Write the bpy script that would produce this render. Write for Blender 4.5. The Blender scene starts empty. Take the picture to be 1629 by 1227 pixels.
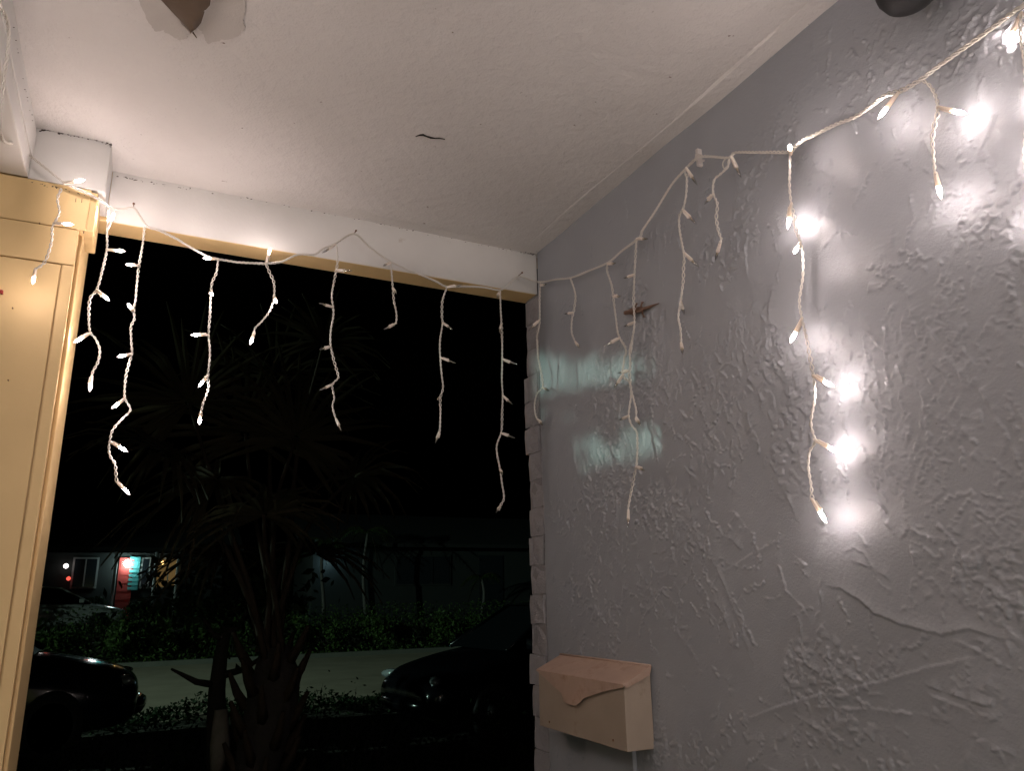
import bpy, bmesh, math, random
import numpy as np
from mathutils import Vector, Matrix, Quaternion

rnd = random.Random(7)
npr = np.random.default_rng(11)
SC = bpy.context.scene
COL = SC.collection

# ------------------------------------------------------------------ camera
CZ = 1.75                                   # camera height over the street; porch floor is at 0.25
YAW, PIT, ROL, FPX = 0.459021761, 0.263373659, -0.0164236835, 1217.74174
PW, PH = 1629.0, 1227.0
_f = Vector((math.sin(YAW)*math.cos(PIT), math.cos(YAW)*math.cos(PIT), math.sin(PIT)))
_r0 = Vector((math.cos(YAW), -math.sin(YAW), 0)); _u0 = _r0.cross(_f)
_r = math.cos(ROL)*_r0 + math.sin(ROL)*_u0
_u = -math.sin(ROL)*_r0 + math.cos(ROL)*_u0
cam_d = bpy.data.cameras.new('camera'); cam = bpy.data.objects.new('camera', cam_d); COL.objects.link(cam)
cam_d.sensor_width = 36; cam_d.lens = FPX/PW*36; cam_d.clip_start = 0.02; cam_d.clip_end = 600
cam.matrix_world = Matrix(((_r.x, _u.x, -_f.x, 0), (_r.y, _u.y, -_f.y, 0), (_r.z, _u.z, -_f.z, CZ), (0, 0, 0, 1)))
SC.camera = cam

# ------------------------------------------------------------------ night sky, exposure
world = bpy.data.worlds.new('World'); SC.world = world; world.use_nodes = True
wn = world.node_tree.nodes; wl = world.node_tree.links; wn.clear()
sky = wn.new('ShaderNodeTexSky'); sky.sky_type = 'NISHITA'; sky.sun_disc = False
sky.sun_elevation = math.radians(-5); sky.sun_rotation = math.radians(200)
bg = wn.new('ShaderNodeBackground'); bg.inputs['Strength'].default_value = 0.03
wo = wn.new('ShaderNodeOutputWorld'); wl.new(sky.outputs[0], bg.inputs[0]); wl.new(bg.outputs[0], wo.inputs[0])
SC.view_settings.view_transform = 'Standard'; SC.view_settings.look = 'None'
SC.view_settings.exposure = 0.0; SC.view_settings.gamma = 1.0; SC.view_settings.use_curve_mapping = False
SC.render.engine = 'CYCLES'
SC.cycles.use_denoising = True
SC.cycles.max_bounces = 6; SC.cycles.diffuse_bounces = 4; SC.cycles.glossy_bounces = 3
SC.cycles.transmission_bounces = 4; SC.cycles.transparent_max_bounces = 8
SC.cycles.sample_clamp_indirect = 4.0; SC.cycles.caustics_reflective = False; SC.cycles.caustics_refractive = False

BULB_E = 176.0                               # emission of one lit mini bulb
WARM = (1.0, 0.825, 0.775)
LAMP_W = 10500.0                              # street lamp
LAMP_POS = Vector((-19.2, 12.4, 5.6))

# ------------------------------------------------------------------ pixel -> place
def ray(px, py): return _f + _r*((px-PW/2)/FPX) - _u*((py-PH/2)/FPX)
def U(px, py, axis, v):
    """point seen at photo pixel px,py that lies on the plane axis = v (v: 0 x, 1 y, 2 z, z absolute)"""
    d = ray(px, py); t = (v - (CZ if axis == 2 else 0))/d[axis]
    return Vector((d.x*t, d.y*t, d.z*t + CZ))
XW, YB, YB2 = 1.0163, 1.8897, 1.9703         # wall plane, header front, header back
ZB, ZC, ZF = 0.861+CZ, 0.99+CZ, 0.25         # header underside, ceiling, porch floor
YBACK = -1.7

# ------------------------------------------------------------------ object helpers
WM = {}
def place(o, world=None, parent=None):
    world = world or Matrix()
    WM[o.name] = world
    if parent is not None:
        o.parent = parent; o.matrix_parent_inverse = WM[parent.name].inverted()
    o.matrix_basis = world
    return o
def tag(o, label=None, cat=None, group=None, kind=None):
    if label: o['label'] = label
    if cat: o['category'] = cat
    if group: o['group'] = group
    if kind: o['kind'] = kind
    return o
def empty(name, loc=(0, 0, 0), rz=0.0):
    o = bpy.data.objects.new(name, None); COL.objects.link(o); o.empty_display_size = .1
    return place(o, Matrix.Translation(Vector(loc)) @ Matrix.Rotation(rz, 4, 'Z'))
def link_mesh(name, me, world=None, parent=None):
    o = bpy.data.objects.new(name, me); COL.objects.link(o)
    return place(o, world, parent)

class MB:
    def __init__(s): s.v = []; s.f = []; s.m = []; s.sm = []
    def add(s, vs, fs, mi=0, smooth=False):
        b = len(s.v); s.v += [tuple(p) for p in vs]
        for f in fs: s.f.append([b+i for i in f]); s.m.append(mi); s.sm.append(smooth)
    def box(s, a, b, mi=0, M=None):
        x0, y0, z0 = a; x1, y1, z1 = b
        vs = [Vector(p) for p in ((x0,y0,z0),(x1,y0,z0),(x1,y1,z0),(x0,y1,z0),(x0,y0,z1),(x1,y0,z1),(x1,y1,z1),(x0,y1,z1))]
        if M: vs = [M @ p for p in vs]
        s.add(vs, [(0,3,2,1),(4,5,6,7),(0,1,5,4),(1,2,6,5),(2,3,7,6),(3,0,4,7)], mi)
    def tube(s, pts, rad, n=6, mi=0, caps=True, smooth=True):
        pts = [Vector(p) for p in pts]
        if not hasattr(rad, '__len__'): rad = [rad]*len(pts)
        N = len(pts); ref = None; rings = []
        for i, p in enumerate(pts):
            t = (pts[min(i+1, N-1)] - pts[max(i-1, 0)])
            t = t.normalized() if t.length > 1e-9 else Vector((0, 0, 1))
            if ref is None: ref = t.orthogonal().normalized()
            ref = (ref - t*ref.dot(t)); ref = ref.normalized() if ref.length > 1e-6 else t.orthogonal().normalized()
            b = t.cross(ref)
            rings.append([p + (ref*math.cos(2*math.pi*k/n) + b*math.sin(2*math.pi*k/n))*rad[i] for k in range(n)])
        vs = [q for r in rings for q in r]; fs = []
        for i in range(N-1):
            for k in range(n):
                fs.append((i*n+k, i*n+(k+1) % n, (i+1)*n+(k+1) % n, (i+1)*n+k))
        if caps: fs += [tuple(range(n-1, -1, -1)), tuple((N-1)*n+k for k in range(n))]
        s.add(vs, fs, mi, smooth)
    def lathe(s, prof, n=12, mi=0, M=None, smooth=True):
        vs = []; fs = []
        for r, z in prof:
            for k in range(n):
                a = 2*math.pi*k/n; p = Vector((r*math.cos(a), r*math.sin(a), z)); vs.append(M @ p if M else p)
        for i in range(len(prof)-1):
            for k in range(n): fs.append((i*n+k, i*n+(k+1) % n, (i+1)*n+(k+1) % n, (i+1)*n+k))
        fs += [tuple(range(n-1, -1, -1)), tuple((len(prof)-1)*n+k for k in range(n))]
        s.add(vs, fs, mi, smooth)
    def prism(s, poly, d, mi=0):
        """flat polygon (3D points) pushed along vector d"""
        poly = [Vector(p) for p in poly]; n = len(poly); d = Vector(d)
        vs = poly + [p+d for p in poly]
        fs = [tuple(range(n)), tuple(range(2*n-1, n-1, -1))] + [(i, i+n, (i+1) % n + n, (i+1) % n) for i in range(n)]
        s.add(vs, fs, mi)
    def mesh(s, name, mats):
        me = bpy.data.meshes.new(name); me.from_pydata(s.v, [], s.f)
        for m in (mats if isinstance(mats, (list, tuple)) else [mats]): me.materials.append(m)
        me.polygons.foreach_set('material_index', s.m); me.polygons.foreach_set('use_smooth', s.sm); me.update()
        return me
    def build(s, name, mats, parent=None, bevel=0, fix=True, local=False):
        """vertices are in world space; the origin moves to the middle of the mesh"""
        if fix:
            arr = np.array(s.v); c = Vector((arr.min(0)+arr.max(0))/2)
            s.v = [(p[0]-c.x, p[1]-c.y, p[2]-c.z) for p in s.v]
        else: c = Vector()
        me = s.mesh(name, mats)
        bm = bmesh.new(); bm.from_mesh(me); bmesh.ops.recalc_face_normals(bm, faces=bm.faces)
        if bevel:
            es = [e for e in bm.edges if len(e.link_faces) == 2 and e.calc_face_angle(0) > .5]
            bmesh.ops.bevel(bm, geom=es, offset=bevel, segments=2, affect='EDGES', profile=.6)
        bm.to_mesh(me); bm.free(); me.update()
        if local:
            o = bpy.data.objects.new(name, me); COL.objects.link(o); o.location = c
            o.parent = parent; return o
        return link_mesh(name, me, Matrix.Translation(c), parent)
def copy_tree(o, parent=None):
    c = o.copy(); COL.objects.link(c)
    if parent: c.parent = parent
    for ch in o.children: copy_tree(ch, c)
    return c

# ------------------------------------------------------------------ materials
class NT:
    def __init__(s, name):
        s.mat = bpy.data.materials.new(name); s.mat.use_nodes = True
        s.nt = s.mat.node_tree; s.nt.nodes.clear()
        s.out = s.n('ShaderNodeOutputMaterial')
    def n(s, t, **kw):
        nd = s.nt.nodes.new(t)
        for k, v in kw.items():
            if k.startswith('_'): setattr(nd, k[1:], v)
            else: s.set(nd.inputs[k.replace('__', ' ')], v)
        return nd
    def set(s, inp, v):
        if isinstance(v, bpy.types.NodeSocket): s.nt.links.new(v, inp)
        elif isinstance(v, bpy.types.Node): s.nt.links.new(v.outputs[0], inp)
        else: inp.default_value = v
    def link(s, a, b): s.nt.links.new(a, b)
def rgba(c): return (c[0], c[1], c[2], 1)
def M_basic(name, col, rough=.6, var=.12, scale=8.0, bump=0.0, bscale=120.0, metal=0.0, spec=.5, stain=None, coat=0.0, bdist=.002):
    t = NT(name); co = t.n('ShaderNodeTexCoord').outputs['Object']
    p = t.n('ShaderNodeBsdfPrincipled', Roughness=rough, Metallic=metal)
    p.inputs['Specular IOR Level'].default_value = spec; p.inputs['Coat Weight'].default_value = coat
    nz = t.n('ShaderNodeTexNoise', Vector=co, Scale=scale, Detail=6.0, Roughness=.6)
    mr = t.n('ShaderNodeMapRange', Value=nz.outputs[0]); mr.inputs[3].default_value = 1-var; mr.inputs[4].default_value = 1+var
    mx = t.n('ShaderNodeMix', _data_type='RGBA', _blend_type='MULTIPLY'); mx.inputs[0].default_value = 1
    mx.inputs[6].default_value = rgba(col); t.link(mr.outputs[0], mx.inputs[7])
    colout = mx.outputs[2]
    if stain:
        sc, lo, hi, scol = stain
        n2 = t.n('ShaderNodeTexNoise', Vector=co, Scale=sc, Detail=8.0, Roughness=.7)
        r2 = t.n('ShaderNodeMapRange', Value=n2.outputs[0]); r2.inputs[1].default_value = lo; r2.inputs[2].default_value = hi
        m2 = t.n('ShaderNodeMix', _data_type='RGBA'); t.link(r2.outputs[0], m2.inputs[0]); t.link(colout, m2.inputs[6]); m2.inputs[7].default_value = rgba(scol)
        colout = m2.outputs[2]
    t.link(colout, p.inputs['Base Color'])
    if bump:
        n3 = t.n('ShaderNodeTexNoise', Vector=co, Scale=bscale, Detail=5.0, Roughness=.65)
        b = t.n('ShaderNodeBump', Strength=bump, Distance=bdist, Height=n3.outputs[0]); t.link(b.outputs[0], p.inputs['Normal'])
    t.link(p.outputs[0], t.out.inputs[0]); return t.mat
def M_emit(name, col, strength):
    t = NT(name); e = t.n('ShaderNodeEmission', Color=rgba(col), Strength=strength); t.link(e.outputs[0], t.out.inputs[0]); return t.mat
def M_leaf(name, col, rough=.5, var=.35, spec=.5):
    t = NT(name); oi = t.n('ShaderNodeNewGeometry'); co = t.n('ShaderNodeTexCoord').outputs['Object']
    p = t.n('ShaderNodeBsdfPrincipled', Roughness=rough); p.inputs['Specular IOR Level'].default_value = spec
    mr = t.n('ShaderNodeMapRange', Value=oi.outputs['Random Per Island']); mr.inputs[3].default_value = 1-var; mr.inputs[4].default_value = 1+var
    mx = t.n('ShaderNodeMix', _data_type='RGBA', _blend_type='MULTIPLY'); mx.inputs[0].default_value = 1
    mx.inputs[6].default_value = rgba(col); t.link(mr.outputs[0], mx.inputs[7]); t.link(mx.outputs[2], p.inputs['Base Color'])
    tr = t.n('ShaderNodeBsdfTranslucent'); t.link(mx.outputs[2], tr.inputs[0])
    ms = t.n('ShaderNodeMixShader'); ms.inputs[0].default_value = .25; t.link(p.outputs[0], ms.inputs[1]); t.link(tr.outputs[0], ms.inputs[2])
    t.link(ms.outputs[0], t.out.inputs[0]); return t.mat
def M_glassy(name, col=(.8, .8, .8), a=.35, rough=.08):
    t = NT(name); g = t.n('ShaderNodeBsdfGlossy', Color=rgba(col), Roughness=rough); tr = t.n('ShaderNodeBsdfTransparent', Color=(.75, .75, .75, 1))
    ms = t.n('ShaderNodeMixShader'); ms.inputs[0].default_value = a; t.link(tr.outputs[0], ms.inputs[1]); t.link(g.outputs[0], ms.inputs[2])
    t.link(ms.outputs[0], t.out.inputs[0]); return t.mat

MT = {}
MT['white'] = M_basic('white_trim_paint', (.66, .65, .63), .6, .12, 5, .3, 60, stain=(11, .66, .80, (.36, .28, .22)))
MT['cream'] = M_basic('cream_trim_paint', (.74, .53, .26), .62, .08, 5, .3, 40, stain=(14, .72, .8, (.42, .27, .12)))
MT['cream_core'] = M_basic('cream_core', (.6, .4, .18), .5, .08, 9)
MT['brick'] = M_basic('painted_brick', (.28, .275, .29), .75, .14, 20, .9, 90, bdist=.004, stain=(30, .62, .74, (.13, .11, .10)))
MT['mortar'] = M_basic('painted_mortar', (.22, .215, .225), .85, .2, 40, .8, 140)
MT['floor'] = M_basic('porch_concrete', (.50, .48, .45), .8, .15, 3, .4, 60)
MT['wire'] = M_basic('white_wire_jacket', (.66, .63, .58), .45, .05, 30)
MT['nail'] = M_basic('rusty_metal', (.22, .11, .06), .6, .3, 200, metal=.3)
MT['hook'] = M_basic('painted_hook', (.62, .58, .55), .5, .06, 50)
MT['black'] = M_basic('black_plastic', (.004, .004, .004), .6, .1, 20)
MT['dark'] = M_basic('dark_void', (.015, .011, .009), .9, .2, 50)
MT['grime'] = M_basic('mould_grime', (.05, .035, .028), .9, .4, 120)
MT['paper_back'] = M_basic('paint_back', (.09, .058, .034), .8, .2, 30, .3, 80)
MT['box_body'] = M_basic('tan_painted_metal', (.33, .27, .215), .62, .18, 9, .25, 120, stain=(16, .60, .78, (.20, .14, .10)))
MT['box_lid'] = M_basic('rust_tinted_lid', (.40, .285, .225), .6, .2, 18, .2, 200, stain=(15, .54, .74, (.27, .16, .11)))
MT['lizard'] = M_basic('lizard_skin', (.15, .085, .055), .6, .45, 90, .4, 300)
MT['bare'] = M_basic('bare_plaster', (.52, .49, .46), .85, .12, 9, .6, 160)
MT['clear'] = M_glassy('clear_mini_bulb', (.9, .9, .9), .30, .05)
MT['base_glow'] = M_basic('bulb_base', (.75, .62, .42), .4, .03, 30)

# socket: milky plastic that lets some bulb light through
t = NT('white_socket_plastic'); p = t.n('ShaderNodeBsdfPrincipled', Roughness=.35); p.inputs['Base Color'].default_value = (.85, .79, .72, 1)
tr = t.n('ShaderNodeBsdfTranslucent', Color=(.85, .62, .40, 1)); ms = t.n('ShaderNodeMixShader'); ms.inputs[0].default_value = .18
t.link(p.outputs[0], ms.inputs[1]); t.link(tr.outputs[0], ms.inputs[2]); t.link(ms.outputs[0], t.out.inputs[0]); MT['socket'] = t.mat
# lit bulb: brightest round the filament, fainter to base and tip
t = NT('lit_mini_bulb'); co = t.n('ShaderNodeTexCoord').outputs['Object']; sp = t.n('ShaderNodeSeparateXYZ', Vector=co)
cr = t.n('ShaderNodeFloatCurve'); c = cr.mapping.curves[0]
mr = t.n('ShaderNodeMapRange', Value=sp.outputs[2]); mr.inputs[1].default_value = .021; mr.inputs[2].default_value = .046
t.link(mr.outputs[0], cr.inputs[1])
c.points[0].location = (0, .04); c.points[1].location = (1, .012)
for x, y in ((.18, .25), (.4, 1.0), (.62, .75), (.82, .06)): c.points.new(x, y)
cr.mapping.update()
mu = t.n('ShaderNodeMath', _operation='MULTIPLY'); t.link(cr.outputs[0], mu.inputs[0]); mu.inputs[1].default_value = BULB_E*1.9
e = t.n('ShaderNodeEmission', Color=rgba(WARM)); t.link(mu.outputs[0], e.inputs[1]); t.link(e.outputs[0], t.out.inputs[0]); MT['lit'] = t.mat

# glossy grey paint over trowelled plaster
t = NT('grey_gloss_wall_paint'); co = t.n('ShaderNodeTexCoord').outputs['Object']
p = t.n('ShaderNodeBsdfPrincipled', Roughness=.40); p.inputs['Specular IOR Level'].default_value = .5
n1 = t.n('ShaderNodeTexNoise', Vector=co, Scale=3.0, Detail=6.0, Roughness=.6)
mx = t.n('ShaderNodeMix', _data_type='RGBA'); t.link(n1.outputs[0], mx.inputs[0]); mx.inputs[6].default_value = (.255, .272, .297, 1); mx.inputs[7].default_value = (.342, .360, .388, 1)
n4 = t.n('ShaderNodeTexNoise', Vector=co, Scale=45.0, Detail=5.0, Roughness=.7)
r4 = t.n('ShaderNodeMapRange', Value=n4.outputs[0]); r4.inputs[1].default_value = .71; r4.inputs[2].default_value = .76
m4 = t.n('ShaderNodeMix', _data_type='RGBA'); t.link(r4.outputs[0], m4.inputs[0]); t.link(mx.outputs[2], m4.inputs[6]); m4.inputs[7].default_value = (.12, .11, .11, 1)
t.link(m4.outputs[2], p.inputs['Base Color'])
n2 = t.n('ShaderNodeTexNoise', Vector=co, Scale=230.0, Detail=4.0, Roughness=.6)
n3 = t.n('ShaderNodeTexNoise', Vector=co, Scale=18.0, Detail=5.0, Roughness=.6)
b1 = t.n('ShaderNodeBump', Strength=.4, Distance=.0015, Height=n2.outputs[0])
b2 = t.n('ShaderNodeBump', Strength=.25, Distance=.003, Height=n3.outputs[0]); t.link(b1.outputs[0], b2.inputs['Normal'])
t.link(b2.outputs[0], p.inputs['Normal']); rr = t.n('ShaderNodeMapRange', Value=n3.outputs[0]); rr.inputs[3].default_value = .34; rr.inputs[4].default_value = .58
t.link(rr.outputs[0], p.inputs['Roughness']); t.link(p.outputs[0], t.out.inputs[0]); MT['wall'] = t.mat

# ceiling: sandy white paint
t = NT('sandy_ceiling_paint'); co = t.n('ShaderNodeTexCoord').outputs['Object']
p = t.n('ShaderNodeBsdfPrincipled', Roughness=.8)
n1 = t.n('ShaderNodeTexNoise', Vector=co, Scale=2.2, Detail=7.0, Roughness=.6)
mx = t.n('ShaderNodeMix', _data_type='RGBA'); t.link(n1.outputs[0], mx.inputs[0]); mx.inputs[6].default_value = (.55, .525, .50, 1); mx.inputs[7].default_value = (.77, .745, .725, 1)
n5 = t.n('ShaderNodeTexNoise', Vector=co, Scale=60.0, Detail=3.0); r5 = t.n('ShaderNodeMapRange', Value=n5.outputs[0]); r5.inputs[1].default_value = .74; r5.inputs[2].default_value = .78
m5 = t.n('ShaderNodeMix', _data_type='RGBA'); t.link(r5.outputs[0], m5.inputs[0]); t.link(mx.outputs[2], m5.inputs[6]); m5.inputs[7].default_value = (.25, .2, .17, 1)
t.link(m5.outputs[2], p.inputs['Base Color'])
n2 = t.n('ShaderNodeTexNoise', Vector=co, Scale=170.0, Detail=3.0, Roughness=.7)
n3 = t.n('ShaderNodeTexNoise', Vector=co, Scale=38.0, Detail=5.0, Roughness=.62)
b1 = t.n('ShaderNodeBump', Strength=.55, Distance=.002, Height=n2.outputs[0])
b2 = t.n('ShaderNodeBump', Strength=.8, Distance=.005, Height=n3.outputs[0]); t.link(b1.outputs[0], b2.inputs['Normal'])
t.link(b2.outputs[0], p.inputs['Normal']); t.link(p.outputs[0], t.out.inputs[0]); MT['ceiling'] = t.mat

# outdoors
MT['soil'] = M_basic('yard_soil', (.045, .042, .028), .95, .4, 3, .8, 30, bdist=.02)
MT['road'] = M_basic('pale_road_concrete', (.34, .28, .20), .85, .4, .9, .4, 40, stain=(.6, .55, .75, (.22, .18, .13)))
MT['kerb'] = M_basic('kerb_concrete', (.15, .145, .12), .85, .3, 2)
MT['leaf'] = M_leaf('shrub_leaf', (.05, .085, .02), .6, .6, .25); MT['leaf_dark'] = M_leaf('dark_leaf', (.014, .026, .010), .7, .35, .12)
MT['palm'] = M_leaf('palm_leaf', (.034, .028, .016), .7, .35, .1); MT['petiole'] = M_basic('palm_petiole', (.028, .02, .014), .8, .25, 12, spec=.08)
MT['bark'] = M_basic('bark', (.016, .012, .010), .9, .35, 14, .8, 30, bdist=.01)
MT['bark_mid'] = M_basic('grey_bark', (.11, .10, .09), .9, .35, 14); MT['bark_pale'] = M_basic('pale_bark', (.24, .22, .2), .9, .35, 14, .6, 30, bdist=.01)
MT['car_paint'] = M_basic('dark_blue_car_paint', (.006, .008, .02), .14, .05, 2, coat=.6)
MT['car_paint2'] = M_basic('black_car_paint', (.003, .003, .004), .16, .05, 2, coat=.1, spec=.3)
MT['car_paint3'] = M_basic('pale_car_paint', (.5, .5, .48), .2, .05, 2, coat=.6)
MT['car_glass'] = M_basic('car_glass', (.005, .006, .007), .05, .02, 2, spec=.25)
MT['tyre'] = M_basic('tyre', (.012, .012, .012), .8, .1, 20); MT['rim'] = M_basic('rim', (.35, .35, .36), .3, .05, 20, metal=.9)
MT['headlight'] = M_basic('headlight_lens', (.55, .6, .62), .06, .05, 20, metal=.6, coat=1)
MT['tail'] = M_basic('tail_lens', (.3, .01, .01), .1, .05, 20, coat=1)
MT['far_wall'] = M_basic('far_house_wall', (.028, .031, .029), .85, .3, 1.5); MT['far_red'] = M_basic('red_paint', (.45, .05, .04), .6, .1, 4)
MT['far_teal'] = M_basic('teal_paint', (.10, .40, .40), .6, .1, 4); MT['far_roof'] = M_basic('far_roof_shingle', (.02, .02, .02), .9, .2, 4)
MT['far_white'] = M_basic('far_white_paint', (.35, .35, .34), .7, .06, 3); MT['far_glass'] = M_basic('dark_window_glass', (.02, .025, .03), .08, .05, 2)
MT['lit_window'] = M_emit('lit_curtain', (1, .62, .22), .10); MT['far_lamp'] = M_emit('far_porch_lamp', (.70, 1.0, .98), 42)
MT['far_lamp_small'] = M_emit('far_small_lamp', (1.0, .93, .9), 4); MT['far_lamp_red'] = M_emit('far_red_lamp', (1.0, .12, .08), 1.2)
MT['pole'] = M_basic('galvanised_pole', (.35, .35, .36), .5, .08, 6, metal=.6); MT['street_glow'] = M_emit('street_lamp_lens', (.42, 1.0, .82), 60)

# ------------------------------------------------------------------ noise on grids
def vnoise(Y, Z, s, seed, oct=4, gain=.55):
    """smooth value noise; Y, Z in metres, s = first feature size in metres"""
    out = np.zeros(np.broadcast(Y, Z).shape); amp = 1; tot = 0
    for o in range(oct):
        g = np.random.default_rng(seed*31+o).random((256, 256))
        a = Y/s; b = Z/s; i = np.floor(a).astype(int); j = np.floor(b).astype(int); fa = a-i; fb = b-j
        fa = fa*fa*(3-2*fa); fb = fb*fb*(3-2*fb); i0, j0, i1, j1 = i % 256, j % 256, (i+1) % 256, (j+1) % 256
        out += amp*((g[i0, j0]*(1-fa)+g[i1, j0]*fa)*(1-fb)+(g[i0, j1]*(1-fa)+g[i1, j1]*fa)*fb); tot += amp; amp *= gain; s /= 2
    return out/tot

# ================================================================== SETTING
g = MB(); g.add([(-150, -20, 0), (150, -20, 0), (150, 250, 0), (-150, 250, 0)], [(0, 1, 2, 3)])
tag(g.build('ground', MT['soil']), kind='structure')
g = MB(); g.add([(-90, 13, .004), (90, 13, .004), (90, 23.2, .004), (-90, 23.2, .004)], [(0, 1, 2, 3)])
tag(g.build('road', MT['road']), kind='structure')
g = MB(); g.box((-60, 23.2, -.02), (60, 23.38, .13)); tag(g.build('kerb', MT['kerb'], bevel=.015), kind='structure')
g = MB(); g.box((-30, 27.6, -.02), (30, 60, .7)); tag(g.build('raised_lawn', MT['soil'], bevel=.1), kind='structure')
g = MB(); g.box((-1.9, YBACK-.2, 0), (XW+.25, 2.02, ZF)); tag(g.build('porch_floor', MT['floor'], bevel=.01), kind='structure')

# ceiling: a gently uneven sheet, with its crack, seam strip and peeling flap
xs = np.linspace(-1.9, XW+.02, 90); ys = np.linspace(YBACK, YB+.03, 110)
X, Y = np.meshgrid(xs, ys, indexing='ij'); Zc = ZC + .0015 + (vnoise(X+5, Y+5, .5, 3, 4)-.5)*.004
nx, ny = X.shape
V = np.stack([X, Y, Zc], -1).reshape(-1, 3)
F = [(i*ny+j, i*ny+j+1, (i+1)*ny+j+1, (i+1)*ny+j) for i in range(nx-1) for j in range(ny-1)]
me = bpy.data.meshes.new('porch_ceiling'); me.from_pydata(V.tolist(), [], F); me.materials.append(MT['ceiling'])
me.polygons.foreach_set('use_smooth', [True]*len(F)); me.update()
ceiling = link_mesh('porch_ceiling', me); tag(ceiling, kind='structure')
g = MB(); g.box((-1.95, YBACK-.1, ZC+.02), (XW+.3, 2.02, ZC+.20)); roof = g.build('roof_deck', MT['cream_core']); tag(roof, kind='structure')
# seam strip beside the grey wall
g = MB(); N = 60
for i in range(N):
    y0 = -1.2 + 3.08*i/N; y1 = -1.2+3.08*(i+1)/N
    def sx(y): return .957 + .004*math.sin(y*7) + .012*(1.8-y)*.5
    def sz(y): return ZC-.0002+.0006*math.sin(y*11)
    g.add([(sx(y0), y0, ZC+.006), (sx(y1), y1, ZC+.006), (sx(y1)+.014, y1, sz(y1)), (sx(y0)+.014, y0, sz(y0)),
           (XW+.004, y1, sz(y1)-.002), (XW+.004, y0, sz(y0)-.002)], [(0, 1, 2, 3), (3, 2, 4, 5)], 0, False)
g.build('seam_strip', MT['ceiling'], ceiling)
# crack: two lips of lifted paint with a dark slit between
ck = [(661, 217.5), (667, 215.5), (673, 215), (679, 217.5), (685, 219.5), (692, 220.5), (699, 220.3), (708, 222)]
wd = [.1, .8, 1.2, .8, 1.1, .5, .6, .1]
g = MB()
for i in range(len(ck)-1):
    (x0, y0), (x1, y1) = ck[i], ck[i+1]; a, b = wd[i], wd[i+1]
    zz = ZC-.0035
    g.prism([U(x0, y0-a, 2, zz), U(x1, y1-b, 2, zz), U(x1, y1+b, 2, zz), U(x0, y0+a, 2, zz)], (0, 0, .002))
g.build('crack', MT['dark'], ceiling)
g = MB()
for i in range(len(ck)-1):
    (x0, y0), (x1, y1) = ck[i], ck[i+1]
    q = [U(x0, y0-12, 2, ZC), U(x1, y1-12, 2, ZC), U(x1, y1-wd[i+1], 2, ZC-.0018), U(x0, y0-wd[i], 2, ZC-.0018)]
    g.add(q, [(0, 1, 2, 3)], 0, True)
g.build('lifted_paint', MT['ceiling'], ceiling)
# peeling flap of paint hanging from the ceiling
hinge = [U(x, y, 2, ZC) for x, y in ((236, -22), (255, -1), (270, 15), (285, 30), (297, 42), (302, 46))]
free = [U(x, y, 2, ZC-.045+.004*k) for k, (x, y) in enumerate(((345, -26), (336, -6), (334, 8), (326, 17), (320, 36), (306, 42)))]
g = MB(); K = 6
rows = []
for h, fr in zip(hinge, free):
    row = []
    for k in range(K+1):
        s = k/K; p = h.lerp(fr, s); p.z -= .012*math.sin(math.pi*s) if k not in (0, K) else 0
        row.append(p)
    rows.append(row)
vs = [p for r in rows for p in r]; n1 = K+1
fs = [(i*n1+k, i*n1+k+1, (i+1)*n1+k+1, (i+1)*n1+k) for i in range(len(rows)-1) for k in range(K)]
g.add(vs, fs, 0, True); b0 = len(g.v)
g.add([p+Vector((.0012, 0, .0014)) for p in vs], [tuple(reversed(f)) for f in fs], 1, True)
g.build('peeling_paint_flap', [MT['paper_back'], MT['ceiling']], ceiling)
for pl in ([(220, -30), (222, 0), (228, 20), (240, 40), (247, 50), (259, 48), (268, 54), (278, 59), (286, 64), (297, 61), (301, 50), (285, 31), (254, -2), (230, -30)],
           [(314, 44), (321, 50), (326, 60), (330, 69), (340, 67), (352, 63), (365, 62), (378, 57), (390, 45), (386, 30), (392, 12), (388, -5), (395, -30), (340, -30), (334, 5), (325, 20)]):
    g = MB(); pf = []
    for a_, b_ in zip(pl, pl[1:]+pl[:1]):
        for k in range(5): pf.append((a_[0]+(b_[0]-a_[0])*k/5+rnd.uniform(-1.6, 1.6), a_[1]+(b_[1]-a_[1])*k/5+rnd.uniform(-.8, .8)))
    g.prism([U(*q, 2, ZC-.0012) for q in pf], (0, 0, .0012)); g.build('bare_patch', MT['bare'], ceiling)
g = MB(); tip = [(300, 45), (304, 47), (313, 61)]
g.prism([U(*p, 2, ZC-.004) for p in tip], (0, 0, .003)); g.build('torn_paint_edge', MT['paper_back'], ceiling)

# ---- house wall behind the camera (not in view, it closes the porch)
g = MB(); g.box((-1.9, YBACK-.2, ZF), (XW+.25, YBACK, ZC+.02))
tag(g.build('house_front_wall', MT['white']), 'plain pale house front closing the porch behind the viewer', 'wall')

# ================================================================== GREY WALL
wall = empty('plastered_wall', (XW, .3, ZF))
tag(wall, 'glossy grey plastered wall with trowel ridges and a ragged brick end', 'wall')
fs_ = .0021
yf = np.arange(-.12, YB-.006, fs_); zf = np.arange(CZ-.50, ZC+.001, fs_)
yc = np.linspace(YBACK, -.14, 16); zc_ = np.linspace(ZF, CZ-.53, 12)
ys = np.concatenate([yc, yf]); zs = np.concatenate([zc_, zf]); y_off, z_off = len(yc), len(zc_)
Yg, Zg = np.meshgrid(yf, zf, indexing='ij'); Hm = np.zeros_like(Yg)
zr = Zg - CZ
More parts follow.
